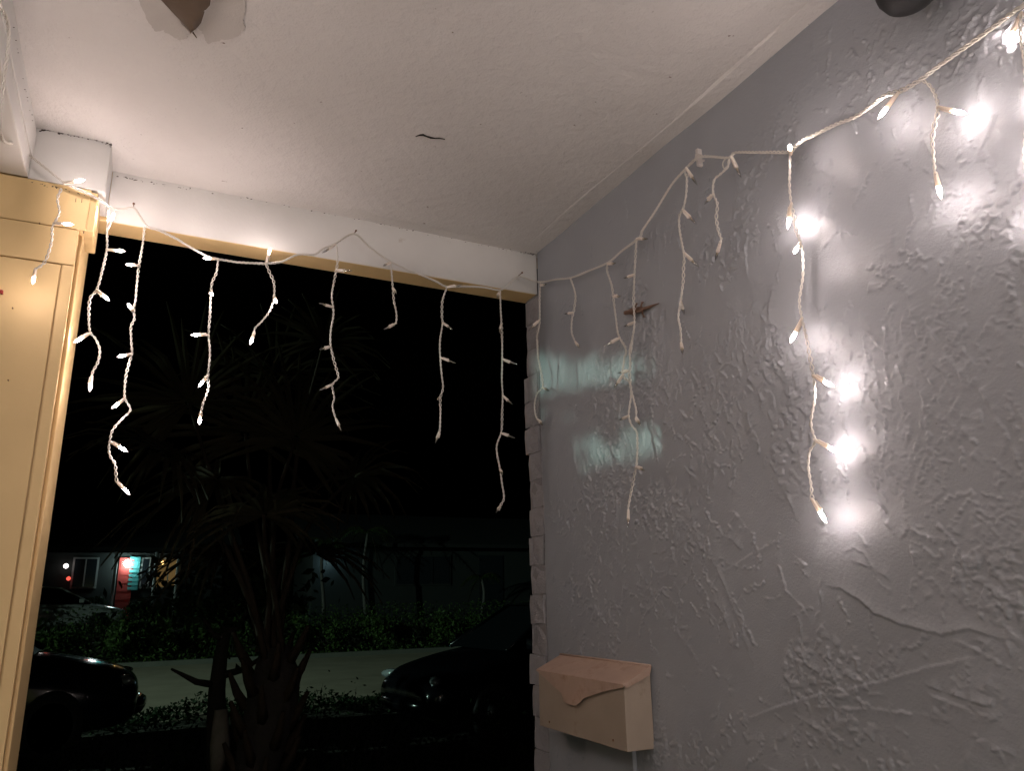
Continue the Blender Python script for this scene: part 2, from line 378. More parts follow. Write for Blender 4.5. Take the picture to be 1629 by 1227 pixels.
# how rough each place is: smooth band under the ceiling, lively lower down and towards the viewer
cordz = .83 - .10*np.clip((Yg-1.0)/.9, -1, 1)
rough = np.clip((cordz - zr + .05)/.12, .06, 1)
patch = vnoise(Yg+3, Zg+1, .28, 5, 3)
rough2 = rough*np.clip((patch-.40)*5, .13, 1)
Hm += (vnoise(Yg, Zg, .35, 6, 3)-.5)*.010 + (vnoise(Yg, Zg, .06, 9, 3)-.5)*.0016*rough
ny_, nz_ = Yg.shape
def stroke(pts, amp, w, side, jag):
    """one trowel lip: sharp drop on one side, fading slowly on the other"""
    ph = npr.random()*50
    for k, (py, pz, ty, tz) in enumerate(pts):
        i0 = int((py-yf[0])/fs_); j0 = int((pz-zf[0])/fs_); R = int(max(w*2.0, .006)/fs_)+1
        if i0 < -R or j0 < -R or i0 > ny_+R or j0 > nz_+R: continue
        a0, a1, c0, c1 = max(i0-R, 0), min(i0+R, ny_), max(j0-R, 0), min(j0+R, nz_)
        if a1 <= a0 or c1 <= c0: continue
        s = k/len(pts); env = min(1, s*6, (1-s)*4)
        if jag: env *= max(0, .62 + .7*math.sin(ph+k*.37)*math.sin(ph*1.7+k*.113) + (npr.random()-.5)*.7)
        dy = Yg[a0:a1, c0:c1]-py; dz = Zg[a0:a1, c0:c1]-pz
        al = dy*ty+dz*tz; ac = (-dy*tz+dz*ty)*side
        h = amp*env*np.where(ac > 0, np.exp(-(ac/.0013)**2), np.exp(-np.abs(ac)/(w*.6)))*np.exp(-(al/.0030)**2)
        Hm[a0:a1, c0:c1] = np.maximum(Hm[a0:a1, c0:c1], base[a0:a1, c0:c1]+h)
def crumb(py, pz, r, h, ang, el):
    i0 = int((py-yf[0])/fs_); j0 = int((pz-zf[0])/fs_); R = int(r*el*1.6/fs_)+2
    a0, a1, c0, c1 = max(i0-R, 0), min(i0+R, ny_), max(j0-R, 0), min(j0+R, nz_)
    if a1 <= a0 or c1 <= c0: return
    dy = Yg[a0:a1, c0:c1]-py; dz = Zg[a0:a1, c0:c1]-pz; ca, sa = math.cos(ang), math.sin(ang)
    q = ((dy*ca+dz*sa)/(r*el))**2+((-dy*sa+dz*ca)/r)**2
    Hm[a0:a1, c0:c1] = np.maximum(Hm[a0:a1, c0:c1], base[a0:a1, c0:c1]+h*np.clip(1.15-q, 0, 1)**.7)
base = Hm.copy()
def run(y, z, ang, L, curv, amp, w, side, jag=True, step=.0024, beads=False):
    pts = []; n = int(L/step)
    for k in range(n):
        pts.append((y, z, math.cos(ang), math.sin(ang))); y += math.cos(ang)*step; z += math.sin(ang)*step
        ang += curv*step + (npr.random()-.5)*.55
    if not beads: stroke(pts, amp, w, side, jag); return
    for y, z, ty, tz in pts:
        if npr.random() < .62: crumb(y+npr.normal(0, .0016), z+npr.normal(0, .0016), npr.uniform(.0012, .0030), amp*npr.uniform(.3, 1.1), math.atan2(tz, ty)+npr.normal(0, .4), npr.uniform(1, 2))
cnt = 0
while cnt < 2450:
    y = npr.uniform(-.15, 1.88); z = npr.uniform(CZ-.5, ZC-.05)
    i = min(max(int((y-yf[0])/fs_), 0), ny_-1); j = min(max(int((z-zf[0])/fs_), 0), nz_-1)
    if npr.random() > rough2[i, j]*min(1, .10 + .90*(1.9-y)/1.3): continue
    cnt += 1
    low = (z-CZ) < .12
    if low and npr.random() < .6: ang = npr.choice([npr.normal(2.75, .3), npr.normal(.55, .25), npr.normal(1.9, .3)])
    else: ang = npr.normal(math.pi/2, .35)
    run(y, z, ang, npr.choice([npr.uniform(.012, .05), npr.uniform(.03, .10)]), npr.normal(0, 7), npr.uniform(.0010, .0028)*min(1, .45+.8*(1.88-y)), npr.uniform(.006, .022), npr.choice([-1, 1]), True, .0024, cnt % 5 < 3)
# long marked ridges seen in the photograph (photo pixels, laid on the wall)
def ridge_px(pl, amp, w, side, jag=True):
    P = [U(x, y, 0, XW) for x, y in pl]; pts = []
    for a, b in zip(P[:-1], P[1:]):
        d = (b-a); n = max(2, int(d.length/.0028)); tt = d.normalized()
        for k in range(n):
            q = a+d*(k/n); pts.append((q.y+(npr.random()-.5)*.0022, q.z+(npr.random()-.5)*.0022, tt.y, tt.z))
    stroke(pts, amp, w, side, jag)
RID = [([(1180, 1148), (1240, 1125), (1310, 1105), (1345, 1108), (1350, 1098), (1400, 1085), (1480, 1062), (1560, 1045), (1629, 1030)], .004, .016, -1, False),
       ([(1312, 933), (1340, 937), (1370, 955), (1392, 975), (1440, 995), (1500, 1010), (1540, 1000), (1600, 1018), (1629, 1020)], .005, .016, 1, False),
       ([(1115, 850), (1145, 915), (1175, 985), (1190, 1030), (1200, 1070)], .0025, .007, 1, False),
       ([(1100, 845), (1120, 880)], .0025, .007, 1, False), ([(1250, 852), (1200, 880), (1148, 912)], .0022, .008, 1, False),
       ([(1225, 885), (1240, 905), (1250, 940), (1275, 965), (1290, 995)], .003, .006, -1, True),
       ([(1225, 735), (1238, 765), (1256, 800), (1275, 838)], .003, .006, 1, True),
       ([(1260, 1030), (1285, 1060), (1310, 1074)], .004, .009, 1, False),
       ([(1250, 1130), (1300, 1160), (1360, 1195)], .0035, .008, 1, True), ([(1265, 1122), (1340, 1128), (1400, 1130), (1520, 1145)], .004, .008, -1, True),
       ([(1470, 1090), (1530, 1110), (1590, 1130)], .005, .012, 1, True), ([(1475, 1105), (1540, 1130), (1600, 1150)], .004, .012, -1, True),
       ([(1570, 0), (1548, 30), (1533, 55), (1535, 85), (1515, 120), (1498, 135)], .004, .006, -1, False),
       ([(1585, 175), (1575, 205), (1560, 235), (1553, 250)], .0045, .006, -1, False),
       ([(1190, 362), (1186, 400), (1188, 440)], .004, .005, -1, False), ([(1228, 560), (1232, 590), (1252, 612)], .004, .006, 1, True),
       ([(1255, 545), (1275, 580)], .003, .006, 1, True), ([(1420, 560), (1432, 590), (1440, 620)], .003, .006, 1, True),
       ([(1415, 200), (1425, 225), (1420, 260)], .003, .005, 1, True), ([(1600, 335), (1580, 345), (1560, 330)], .004, .008, 1, True),
       ([(1470, 310), (1490, 330), (1510, 350)], .002, .006, 1, True),
       ([(1342, 880), (1358, 872), (1374, 880), (1390, 905), (1394, 930)], .0022, .005, 1, False)]
for a in RID: ridge_px(a[0], a[1]*.7, a[2]*1.2, a[3], a[4])
# crusty clusters of small crumbs
cl = vnoise(Yg+9, Zg+4, .16, 21, 3); fine = vnoise(Yg, Zg, .009, 33, 2, .5)
crust = np.clip((cl-.53)*9, 0, 1)*rough
Hm += crust*np.clip((fine-.56)*22, 0, 1)*.0020
Hm[:3, :] *= .5
Hm -= np.median(Hm)
full = np.zeros((len(ys), len(zs))); full[y_off:, z_off:] = Hm
Yf, Zf = np.meshgrid(ys, zs, indexing='ij'); Xf = XW - full
# soft rounded end of the plaster at the brick end
Xf += .006*np.clip((Yf-(YB-.022))/.016, 0, 1)**2
V = np.stack([Xf, Yf, Zf], -1).reshape(-1, 3); nyy, nzz = Yf.shape
ii, jj = np.meshgrid(np.arange(nyy-1), np.arange(nzz-1), indexing='ij'); ii = ii.ravel(); jj = jj.ravel()
Fq = np.stack([ii*nzz+jj, ii*nzz+jj+1, (ii+1)*nzz+jj+1, (ii+1)*nzz+jj], 1)
me = bpy.data.meshes.new('plaster'); me.vertices.add(len(V)); me.vertices.foreach_set('co', V.ravel())
me.loops.add(Fq.size); me.loops.foreach_set('vertex_index', Fq.ravel().astype(np.int32))
me.polygons.add(len(Fq)); me.polygons.foreach_set('loop_start', np.arange(0, Fq.size, 4, dtype=np.int32))
me.polygons.foreach_set('loop_total', np.full(len(Fq), 4, dtype=np.int32))
me.polygons.foreach_set('use_smooth', np.ones(len(Fq), dtype=bool)); me.materials.append(MT['wall']); me.update(); me.validate()
link_mesh('plaster', me, None, wall)
g = MB(); g.box((XW+.012, YBACK, ZF), (XW+.22, YB-.004, ZC+.02)); g.build('wall_core', MT['mortar'], wall)
# brick end: one brick to a course
ch = .0785; n = int((ZB-ZF)/ch)
g = MB(); g.box((XW+.0045, YB-.004, ZF), (XW+.20, YB+.066, ZB)); g.build('mortar', MT['mortar'], wall)
def brick_mesh(k):
    bm = bmesh.new(); bmesh.ops.create_cube(bm, size=1)
    bmesh.ops.subdivide_edges(bm, edges=bm.edges[:], cuts=2, use_grid_fill=True)
    r = random.Random(100+k)
    for v in bm.verts:
        v.co.x *= .2; v.co.y *= .082; v.co.z *= ch-.0045
        v.co += Vector((r.uniform(-1, 1)*.002, r.uniform(-1, 1)*.0035, r.uniform(-1, 1)*.002))
    me = bpy.data.meshes.new('brick'); bm.to_mesh(me); bm.free(); me.materials.append(MT['brick']); return me
bms = [brick_mesh(k) for k in range(6)]
for k in range(n+1):
    z = ZF + ch*(k+.5)
    if z+ch/2 > ZB+.03: break
    q = bms[k % 6] if k < 6 else bms[rnd.randrange(6)]
    link_mesh('brick', q, Matrix.Translation((XW+.101+rnd.uniform(-.002, .003), YB+.036+rnd.uniform(-.012, .012), min(z, ZB-ch/2+.004))) @ Matrix.Rotation(rnd.uniform(-.03, .03), 4, 'X'), wall)
# vertical board under the letter box
a = U(934, 1215, 0, XW-.012); b = U(1008, 1225, 0, XW-.012)
g = MB(); g.box((XW-.013, b.y, ZF), (XW+.004, a.y, U(1000, 1180, 0, XW).z))
tag(g.build('wall_board', MT['wall'], bevel=.002), 'narrow grey painted board running down the wall under the letter box', 'board')

# ================================================================== HEADER, COLUMN, SIDE BEAM
hd = empty('header_beam', (.4, YB, ZB)); tag(hd, 'white faced header beam with cream underside spanning the porch opening', 'beam')
g = MB(); g.box((-3.2, YB+.004, ZB+.012), (-.2, YB2-.002, ZC+.02)); g.box((-.1995, YB+.004, ZB), (XW+.008, YB2, ZC+.02)); g.build('beam_core', MT['cream'], hd, bevel=.002)
g = MB(); N = 40
xs = np.linspace(-.126, XW+.008, N)
fr = [(x, YB+.0012*math.sin(x*9)+rnd.uniform(-.0004, .0004)) for x in xs]
vs = []; fs = []
for x, y in fr: vs += [(x, y, ZB+.0015+rnd.uniform(-.0012, .001)), (x, y, ZC+.006), (x, YB+.0045, ZB+.001)]
for i in range(N-1): fs += [(i*3, (i+1)*3, (i+1)*3+1, i*3+1), (i*3+2, (i+1)*3+2, (i+1)*3, i*3)]
g.add(vs, fs, 0, True); g.build('fascia_board', MT['white'], hd)
def grime_run(pl, n, parent, plane, off, sz=(.6, 2.2), spread=2.0):
    g = MB()
    for _ in range(n):
        s = rnd.random()*(len(pl)-1); i = int(s); fr_ = s-i
        x = pl[i][0]*(1-fr_)+pl[i+1][0]*fr_; y = pl[i][1]*(1-fr_)+pl[i+1][1]*fr_ + rnd.gauss(0, spread*.5)
        r = rnd.uniform(*sz); poly = []
        m = 7
        for k in range(m):
            a = 2*math.pi*k/m; rr = r*rnd.uniform(.5, 1.2); poly.append(U(x+rr*1.7*math.cos(a), y+rr*.7*math.sin(a)+.2*rr*math.cos(a), plane, off))
        c_ = (poly[0]+poly[m//2])/2; d = (Vector((0, 0, CZ))-c_).normalized()*-.0012
        g.prism(poly, d)
    o = g.build('grime', MT['grime'], parent); o['kind'] = 'stuff'; return o
grime_run([(186, 280), (260, 294), (400, 317), (596, 354), (793, 396), (848, 404)], 70, hd, 1, YB-.0035, (.4, 1.2), 1.6)
grime_run([(836, 398), (843, 401), (849, 405)], 10, hd, 1, YB-.0025, (.5, 1.6), 2)

col = empty('panelled_end_wall', (-.3, 1.86, ZF)); tag(col, 'cream panelled wooden wall end with grooves, under a white block beside the opening', 'panelled wall')
XR = -.166; YFc = 1.765
g = MB(); g.box((-3.2, YFc+.006, ZF), (XR-.002, YB2-.001, .868+CZ)); g.build('core', MT['cream_core'], col)  # unseen stretch to the left lengthened to block street lamp light
g = MB(); g.box((-3.2, YFc-.004, .7705+CZ), (-.153, YFc+.0055, .869+CZ)); g.build('frieze_board', MT['cream'], col, bevel=.0025)
g = MB(); g.box((-3.2, YFc-.002, .688+CZ), (XR, YFc+.0055, .7695+CZ)); g.build('rail_board', MT['cream'], col, bevel=.002)
g = MB(); g.box((-.188, YFc-.002, ZF), (XR, YFc+.0055, .6865+CZ)); g.build('stile_board', MT['cream'], col, bevel=.003)
g = MB(); g.box((-3.2, YFc-.0005, ZF), (-.1905, YFc+.0055, .6855+CZ)); g.build('panel_board', MT['cream'], col, bevel=.002)
g = MB(); g.box((XR-.002, YFc+.030, ZF), (XR+.006, YB2+.004, .8605+CZ)); g.build('side_board', MT['cream'], col, bevel=.002)
g = MB(); g.box((XR-.004, YFc+.0, .772+CZ), (-.140, YB-.001, .866+CZ)); g.build('side_frieze', MT['cream'], col, bevel=.003)
g = MB(); g.box((-.275, 1.762, .8705+CZ), (-.127, YB+.002, ZC+.01)); blk = g.build('capital_block', MT['white'], col, bevel=.0025)
grime_run([(62, 207), (85, 206), (100, 211), (130, 217), (160, 223), (178, 229)], 95, blk, 1, 1.7598, (.5, 1.9), 4)
grime_run([(50, 290), (80, 297), (90, 298), (150, 316)], 22, blk, 1, 1.7605, (.4, 1.2), 1.5)
for x, y in ((121, 318), (130.5, 319)):
    a = U(x, y-3, 1, YFc-.011); b = U(x-.6, y+3.4, 1, YFc-.011); g = MB(); g.tube([a, (a+b)/2+Vector((0, -.002, 0)), b], .0007, 5); g.build('staple', MT['nail'], col)
for x, y in ((13, 605), (63, 355), (133, 369), (20, 490)):
    a = U(x, y, 1, YFc-.004); g = MB(); g.tube([a+Vector((0, -.002, 0)), a+Vector((0, .006, 0))], .0013, 6); g.build('nail_head', MT['nail'], col)

sb = empty('side_beam', (-.3, .3, ZB)); tag(sb, 'white side beam running towards the viewer along the left ceiling edge', 'beam')
g = MB(); g.box((-.36, YBACK, ZB+.01), (-.274, 1.762, ZC+.01)); g.build('beam_core', MT['white'], sb, bevel=.003)
g = MB(); g.box((-.274, YBACK, ZB+.055), (-.2705, 1.7615, ZC-.012)); g.build('beam_facing', MT['white'], sb, bevel=.0012)
grime_run([(22, 40), (30, 95), (42, 150), (52, 190)], 12, sb, 0, -.269, (.4, 1.5), 6)

# ================================================================== ICICLE LIGHTS
def cat(pts, per=8):
    """Catmull-Rom through the points"""
    P = [pts[0]*2-pts[1]] + list(pts) + [pts[-1]*2-pts[-2]]; out = []
    for i in range(1, len(P)-2):
        p0, p1, p2, p3 = P[i-1], P[i], P[i+1], P[i+2]
        for k in range(per):
            t = k/per
            out.append(.5*((2*p1)+(p2-p0)*t+(2*p0-5*p1+4*p2-p3)*t*t+(3*p1-p0-3*p2+p3)*t*t*t))
    out.append(P[-2].copy()); return out
def resample(pts, step):
    out = [pts[0].copy()]; acc = 0
    for a, b in zip(pts[:-1], pts[1:]):
        L = (b-a).length
        if L < 1e-9: continue
        d = step-acc
        while d <= L: out.append(a+(b-a)*(d/L)); d += step
        acc = (acc+L) % step if L >= step-acc else acc+L
    out.append(pts[-1].copy()); return out
def twisted(g, pts, wires=2, hr=.0015, wr=.0012, pitch=.020, step=.0028, loose=.55):
    P = resample(cat(pts), step); N = len(P); ref = Vector((.3, -.8, .2)); ph0 = rnd.uniform(0, 6.28)
    curves = [[] for _ in range(wires)]; ph = ph0; k1 = rnd.uniform(0, 9)
    for i, p in enumerate(P):
        t = (P[min(i+1, N-1)]-P[max(i-1, 0)]).normalized(); ref = (ref-t*ref.dot(t)).normalized(); b = t.cross(ref)
        s = i*step; lo = 1+loose*max(0, math.sin(s*37+k1)*math.sin(s*13+k1*2))*1.6
        ph += 2*math.pi*step/(pitch*(.85+.3*lo))
        for w in range(wires):
            a = ph+2*math.pi*w/wires; curves[w].append(p+(ref*math.cos(a)+b*math.sin(a))*hr*lo)
    for c_ in curves: g.tube(c_, wr, 5)
# shared meshes of one socket and one bulb, pointing along +Z from the cord
g = MB(); g.lathe([(.0012, -.002), (.0026, 0), (.0030, .003), (.0034, .012), (.0037, .021), (.0037, .024), (.0026, .0242)], 10)
g.box((.0030, -.0012, .006), (.0048, .0012, .022)); g.box((.0040, -.0014, .019), (.0056, .0014, .0225)); ME_SOCK = g.mesh('socket', MT['socket'])
pr = [(.0024, .0238), (.0027, .027), (.0029, .031), (.0028, .035), (.0021, .039), (.0012, .0425), (.0005, .0455)]
g = MB(); g.lathe(pr, 10, smooth=True); ME_LIT = g.mesh('lit_bulb', MT['lit'])
g = MB(); g.lathe(pr, 8, smooth=True); ME_OFF = g.mesh('unlit_bulb', MT['clear'])
g = MB(); g.lathe([(.0020, .023), (.0022, .028), (.0006, .030), (.0004, .034)], 6); ME_STEM = g.mesh('stem', MT['base_glow'])
def add_bulb(parent, base, tip, lit, out=None, sign=1.0, L=.0455):
    """socket from base towards tip; what is missing from its length points along out"""
    d = tip-base
    if out is not None: out = (Vector((0, 0, CZ))-base).normalized()      # the rest of its length lies along the line of sight
    if out is not None and d.length < L: d = d + out*(sign*math.sqrt(max(0, L*L-d.length**2)))
    d.normalize(); q = Vector((0, 0, 1)).rotation_difference(d)
    Mw = Matrix.Translation(base) @ q.to_matrix().to_4x4() @ Matrix.Rotation(rnd.uniform(0, 6.28), 4, 'Z')
    link_mesh('socket', ME_SOCK, Mw, parent); link_mesh('bulb', ME_LIT if lit else ME_OFF, Mw, parent)
    if not lit: link_mesh('bulb_stem', ME_STEM, Mw, parent)
ZA = (0, 300, .4073); ZBm = (380, 340, .4075); ZCm = (820, 200, .326); ZD = (820, 540, .2771); ZE = (1180, 0, .3261); ZFm = (1180, 380, .4076); Z1 = (0, 0, .326); PX = (0, 0, 1)
def tp(z, p): return (z[0]+p[0]*z[2], z[1]+p[1]*z[2])
BEAM_Y = YB-.050
def pos(px, py, off=0.0, mode=None):
    """place of a cord point: in front of the header, of the column, or of the grey wall"""
    if mode is None: mode = 'wall' if px > 843 else ('beam' if px > 158 else ('col' if px > 46 else 'side'))
    if mode == 'wall': return U(px, py, 0, XW-.022-off)
    if mode == 'beam': return U(px, py, 1, BEAM_Y-off)
    if mode == 'col': return U(px, py, 1, 1.700-off)
    return U(px, py, 0, -.255+off)
OUT = {'wall': Vector((-1, 0, 0)), 'beam': Vector((0, -1, 0)), 'col': Vector((0, -1, 0)), 'side': Vector((1, 0, 0))}
def strand(root, mode, segs, bulbs, lit, off=0.0, name='hanging_strand'):
    """segs: [(zoom, points)], bulbs: [(zoom, base, tip, sign)]"""
    px = [tp(z, p) for z, pl in segs for p in pl]
    pts = [pos(x, y, off+.004*math.sin(k*1.3+px[0][0]), mode) for k, (x, y) in enumerate(px)]
    g = MB(); twisted(g, pts); st = g.build(name, MT['wire'], root)
    for b in bulbs:
        z, p0, p1 = b[:3]; sg = b[3] if len(b) > 3 else .8; li = b[4] if len(b) > 4 else lit
        a = pos(*tp(z, p0), off, mode); c_ = pos(*tp(z, p1), off, mode)
        a = min((q for q in resample(pts, .004)), key=lambda q: (q-a).length) if (min((q-a).length for q in resample(pts, .004)) < .014) else a
        add_bulb(st, a, c_, li, OUT[mode], sg)
    return st

# --- lit string on the left
L = empty('icicle_light_string', (.2, BEAM_Y, ZC)); tag(L, 'glowing warm white icicle lights over the cream panel and the left of the opening', 'string lights', 'icicle light strings')
Mm = empty('icicle_light_string', (.6, BEAM_Y, ZC)); tag(Mm, 'unlit white icicle lights across the middle, from header beam to grey wall corner', 'string lights', 'icicle light strings')
Rr = empty('icicle_light_string', (XW, .7, ZC)); tag(Rr, 'glowing icicle lights hung along the upper right of the grey wall', 'string lights', 'icicle light strings')

def cord(root, pts, wires=3, hr=.0017, wr=.0012):
    g = MB(); twisted(g, pts, wires, hr, wr, .026, .003, .25); return g.build('main_cord', MT['wire'], root)
left_px = [tp(Z1, p) for p in ((0, 640), (80, 705), (150, 760), (230, 825), (300, 880), (340, 905), (450, 955), (540, 1010), (590, 1020), (650, 1012), (680, 1050), (720, 1105), (780, 1125), (870, 1170))]
left_px += [tp(ZA, p) for p in ((720, 215), (800, 260), (850, 275), (910, 285))] + [tp(ZBm, p) for p in ((0, 190), (100, 195))]
lp = []
for x, y in left_px:
    if x < 20: p = pos(x, y, 0, 'side')
    elif x < 140: p = pos(x, y, -.030, 'col')
    elif x < 160: p = U(x, y, 1, 1.745)
    elif x < 185: p = U(x, y, 1, 1.815)
    else: p = pos(x, y, 0, 'beam')
    lp.append(p)
lead = []
y0 = lp[0].y; yy = -1.35
while yy < y0-.06:
    lead.append(Vector((-.252, yy, ZB-.012+.02*abs(math.sin(yy*8))))); yy += .09
cl_ = cord(L, lead+lp)
def bz(root, z, p0, p1, mode, lit, sg=.6): add_bulb(root, pos(*tp(z, p0), 0, mode), pos(*tp(z, p1), 0, mode), lit, OUT[mode], sg)
bz(cl_, Z1, (310, 895), (398, 880), 'col', True)
strand(L, 'col', [(ZA, [(240, 0), (225, 40), (232, 95), (205, 150), (203, 200), (183, 270), (165, 298), (138, 315)])],
       [(ZA, (212, 140), (280, 140)), (ZA, (136, 318), (127, 378))], True)
strand(L, 'beam', [(ZA, [(425, 60), (418, 170), (418, 235), (400, 320), (378, 395), (352, 430), (347, 500), (352, 560), (372, 585), (390, 630), (382, 680), (365, 710), (358, 735)])],
       [(ZA, (430, 160), (443, 100)), (ZA, (418, 238), (485, 245)), (ZA, (378, 397), (427, 438)), (ZA, (352, 562), (287, 602)), (ZA, (357, 733), (350, 795))], True, .03)
strand(L, 'beam', [(ZA, [(565, 150), (558, 215), (545, 290), (537, 350), (530, 430), (522, 470), (525, 510), (512, 540), (513, 600), (515, 645), (497, 710), (488, 770), (488, 820), (505, 850), (508, 870), (478, 900), (440, 945), (430, 985), (425, 1020), (432, 1050), (450, 1080), (455, 1140), (463, 1152)])],
       [(ZA, (543, 300), (500, 297)), (ZA, (522, 480), (503, 455)), (ZA, (515, 650), (463, 657)), (ZA, (488, 822), (440, 857)), (ZA, (435, 988), (497, 1028)), (ZA, (462, 1150), (505, 1195))], True)
strand(L, 'beam', [(ZA, [(852, 275), (845, 330), (828, 370), (823, 430), (820, 500), (815, 570), (820, 650), (812, 730), (815, 780), (797, 830), (785, 872)])],
       [(ZA, (850, 275), (800, 272)), (ZA, (824, 400), (828, 418)), (ZA, (815, 575), (750, 572)), (ZA, (810, 730), (772, 780)), (ZA, (783, 873), (779, 918))], True)
st = strand(L, 'beam', [(ZBm, [(105, 192), (120, 230), (137, 270), (137, 330), (120, 380), (90, 420), (65, 445), (59, 462)])],
       [(ZBm, (120, 192), (125, 130)), (ZBm, (138, 322), (147, 350)), (ZBm, (60, 460), (42, 517))], True)

# --- unlit string in the middle
mid_px = [tp(ZBm, p) for p in ((100, 195), (165, 188), (230, 160), (295, 160), (330, 135), (375, 118), (450, 78), (510, 130), (580, 180), (650, 215), (700, 235), (770, 265), (810, 285), (870, 285), (950, 287), (1020, 298), (1060, 270), (1095, 245))]
mid = [pos(x, y, -.008 if k in (6, 17) else 0, 'beam') for k, (x, y) in enumerate(mid_px)]
wpx = [tp(ZCm, p) for p in ((110, 762), (200, 750), (270, 742), (340, 715), (450, 668), (520, 610), (605, 545), (620, 510), (680, 420), (760, 290), (820, 220), (870, 170), (893, 150), (960, 150), (1040, 155), (1075, 130), (1220, 130))] + [tp(ZE, p) for p in ((120, 742), (235, 742))]
mid += [pos(x, y, 0, 'wall') for x, y in wpx]
cm = cord(Mm, mid)
strand(Mm, 'beam', [(ZBm, [(378, 120), (383, 135), (385, 190), (375, 250), (363, 320), (370, 390), (360, 450), (358, 510), (370, 570), (385, 620), (388, 642), (365, 670), (372, 720), (365, 750), (375, 790), (380, 803)])],
       [(ZBm, (372, 122), (318, 158)), (ZBm, (385, 220), (430, 222)), (ZBm, (365, 365), (312, 350)), (ZBm, (360, 520), (312, 532)), (ZBm, (365, 665), (310, 692)), (ZBm, (378, 803), (398, 845))], False)
strand(Mm, 'beam', [(ZBm, [(592, 185), (597, 240), (602, 300), (605, 340), (615, 390), (614, 425), (603, 437)])],
       [(ZBm, (590, 190), (560, 205)), (ZBm, (604, 295), (612, 308)), (ZBm, (606, 434), (563, 454))], False)
strand(Mm, 'beam', [(ZBm, [(812, 288), (795, 340), (793, 400), (795, 430), (785, 500), (787, 570), (792, 630), (797, 680), (787, 720), (787, 780), (785, 840), (782, 855)])],
       [(ZBm, (815, 287), (862, 280)), (ZBm, (795, 422), (830, 450)), (ZBm, (787, 567), (835, 580)), (ZBm, (788, 718), (776, 722)), (ZBm, (781, 852), (766, 897))], False)
strand(Mm, 'beam', [(ZBm, [(1020, 298), (1022, 370), (1026, 440), (1028, 510), (1028, 580), (1027, 650), (1030, 710), (1028, 780), (1025, 850), (1008, 900), (1008, 940), (1020, 1000), (1028, 1060), (1035, 1110), (1022, 1140)])],
       [(ZBm, (1018, 303), (1005, 335)), (ZBm, (1025, 432), (1015, 470)), (ZBm, (1028, 570), (1072, 584)), (ZBm, (1030, 710), (1062, 740)), (ZBm, (1027, 863), (1058, 870)), (ZBm, (1018, 995), (1028, 1018)), (ZBm, (1023, 1138), (1003, 1168))], False)
strand(Mm, 'wall', [(ZCm, [(122, 768), (118, 850), (118, 960), (105, 1030), (112, 1130)]), (ZD, [(125, 0), (130, 100), (150, 200), (155, 275), (125, 310), (110, 370), (115, 430), (130, 468)])],
       [(ZCm, (118, 778), (160, 770)), (ZCm, (117, 955), (98, 968)), (ZD, (155, 282), (205, 300)), (ZD, (131, 470), (165, 503))], False)
strand(Mm, 'wall', [(ZCm, [(268, 742), (292, 820), (287, 890), (275, 950), (275, 1010), (294, 1060)])],
       [(ZCm, (285, 912), (232, 920)), (ZCm, (294, 1058), (318, 1092))], False)
strand(Mm, 'wall', [(ZCm, [(450, 668), (448, 710), (470, 780), (480, 860), (490, 940), (500, 1010), (512, 1040), (535, 1080), (540, 1120)]), (ZD, [(628, 90), (620, 150), (615, 200), (630, 225), (655, 245), (665, 290), (680, 350), (692, 400), (693, 450)])],
       [(ZCm, (450, 670), (494, 670)), (ZCm, (478, 838), (524, 832)), (ZCm, (510, 1040), (480, 1052)), (ZD, (648, 182), (566, 200)), (ZD, (620, 212), (572, 272)), (ZD, (693, 452), (718, 495))], False, .006)
strand(Mm, 'wall', [(ZCm, [(590, 552), (585, 650), (580, 740), (577, 840), (580, 920), (580, 980), (568, 1050), (562, 1110)]), (ZD, [(672, 0), (655, 60), (660, 130), (655, 200), (660, 260), (665, 310), (655, 390), (650, 440), (665, 490), (695, 530), (700, 580), (700, 640), (695, 720), (680, 790), (665, 870), (650, 950), (648, 990)])],
       [(ZCm, (605, 538), (668, 552)), (ZCm, (579, 728), (520, 747)), (ZCm, (578, 960), (520, 985)), (ZD, (650, 448), (590, 467)), (ZD, (695, 728), (755, 760)), (ZD, (648, 988), (647, 1075))], False, .010)
strand(Mm, 'wall', [(ZCm, [(838, 235), (833, 330), (820, 400), (800, 440), (800, 500), (812, 570), (823, 630), (820, 690), (818, 760), (808, 850), (795, 930), (805, 990), (809, 1060)])],
       [(ZCm, (832, 205), (862, 250), -.7), (ZCm, (818, 412), (855, 450), -.7), (ZCm, (822, 630), (866, 662), -.7), (ZCm, (808, 855), (815, 890), -.7), (ZCm, (809, 1058), (816, 1112))], False, .012)
strand(Mm, 'wall', [(ZCm, [(1070, 135), (1045, 160), (1035, 200), (1000, 235), (970, 265), (965, 330), (985, 380), (980, 450), (990, 510), (1005, 555), (997, 572)])],
       [(ZCm, (1055, 152), (1083, 212), -.7), (ZCm, (966, 342), (918, 388), -.7), (ZCm, (996, 570), (984, 625), -.4)], False, .010)
g = MB(); g.tube(cat([pos(*tp(ZCm, p), .012, 'wall') for p in ((1050, 152), (1030, 158), (1014, 175), (1012, 195), (1020, 210))], 5), .0013, 5); g.build('wire_loop', MT['wire'], Mm)
g = MB(); g.tube(cat([pos(*tp(ZCm, p), .010, 'wall') for p in ((838, 215), (828, 222), (828, 240), (838, 252))], 5), .0013, 5); g.build('wire_loop', MT['wire'], Mm)

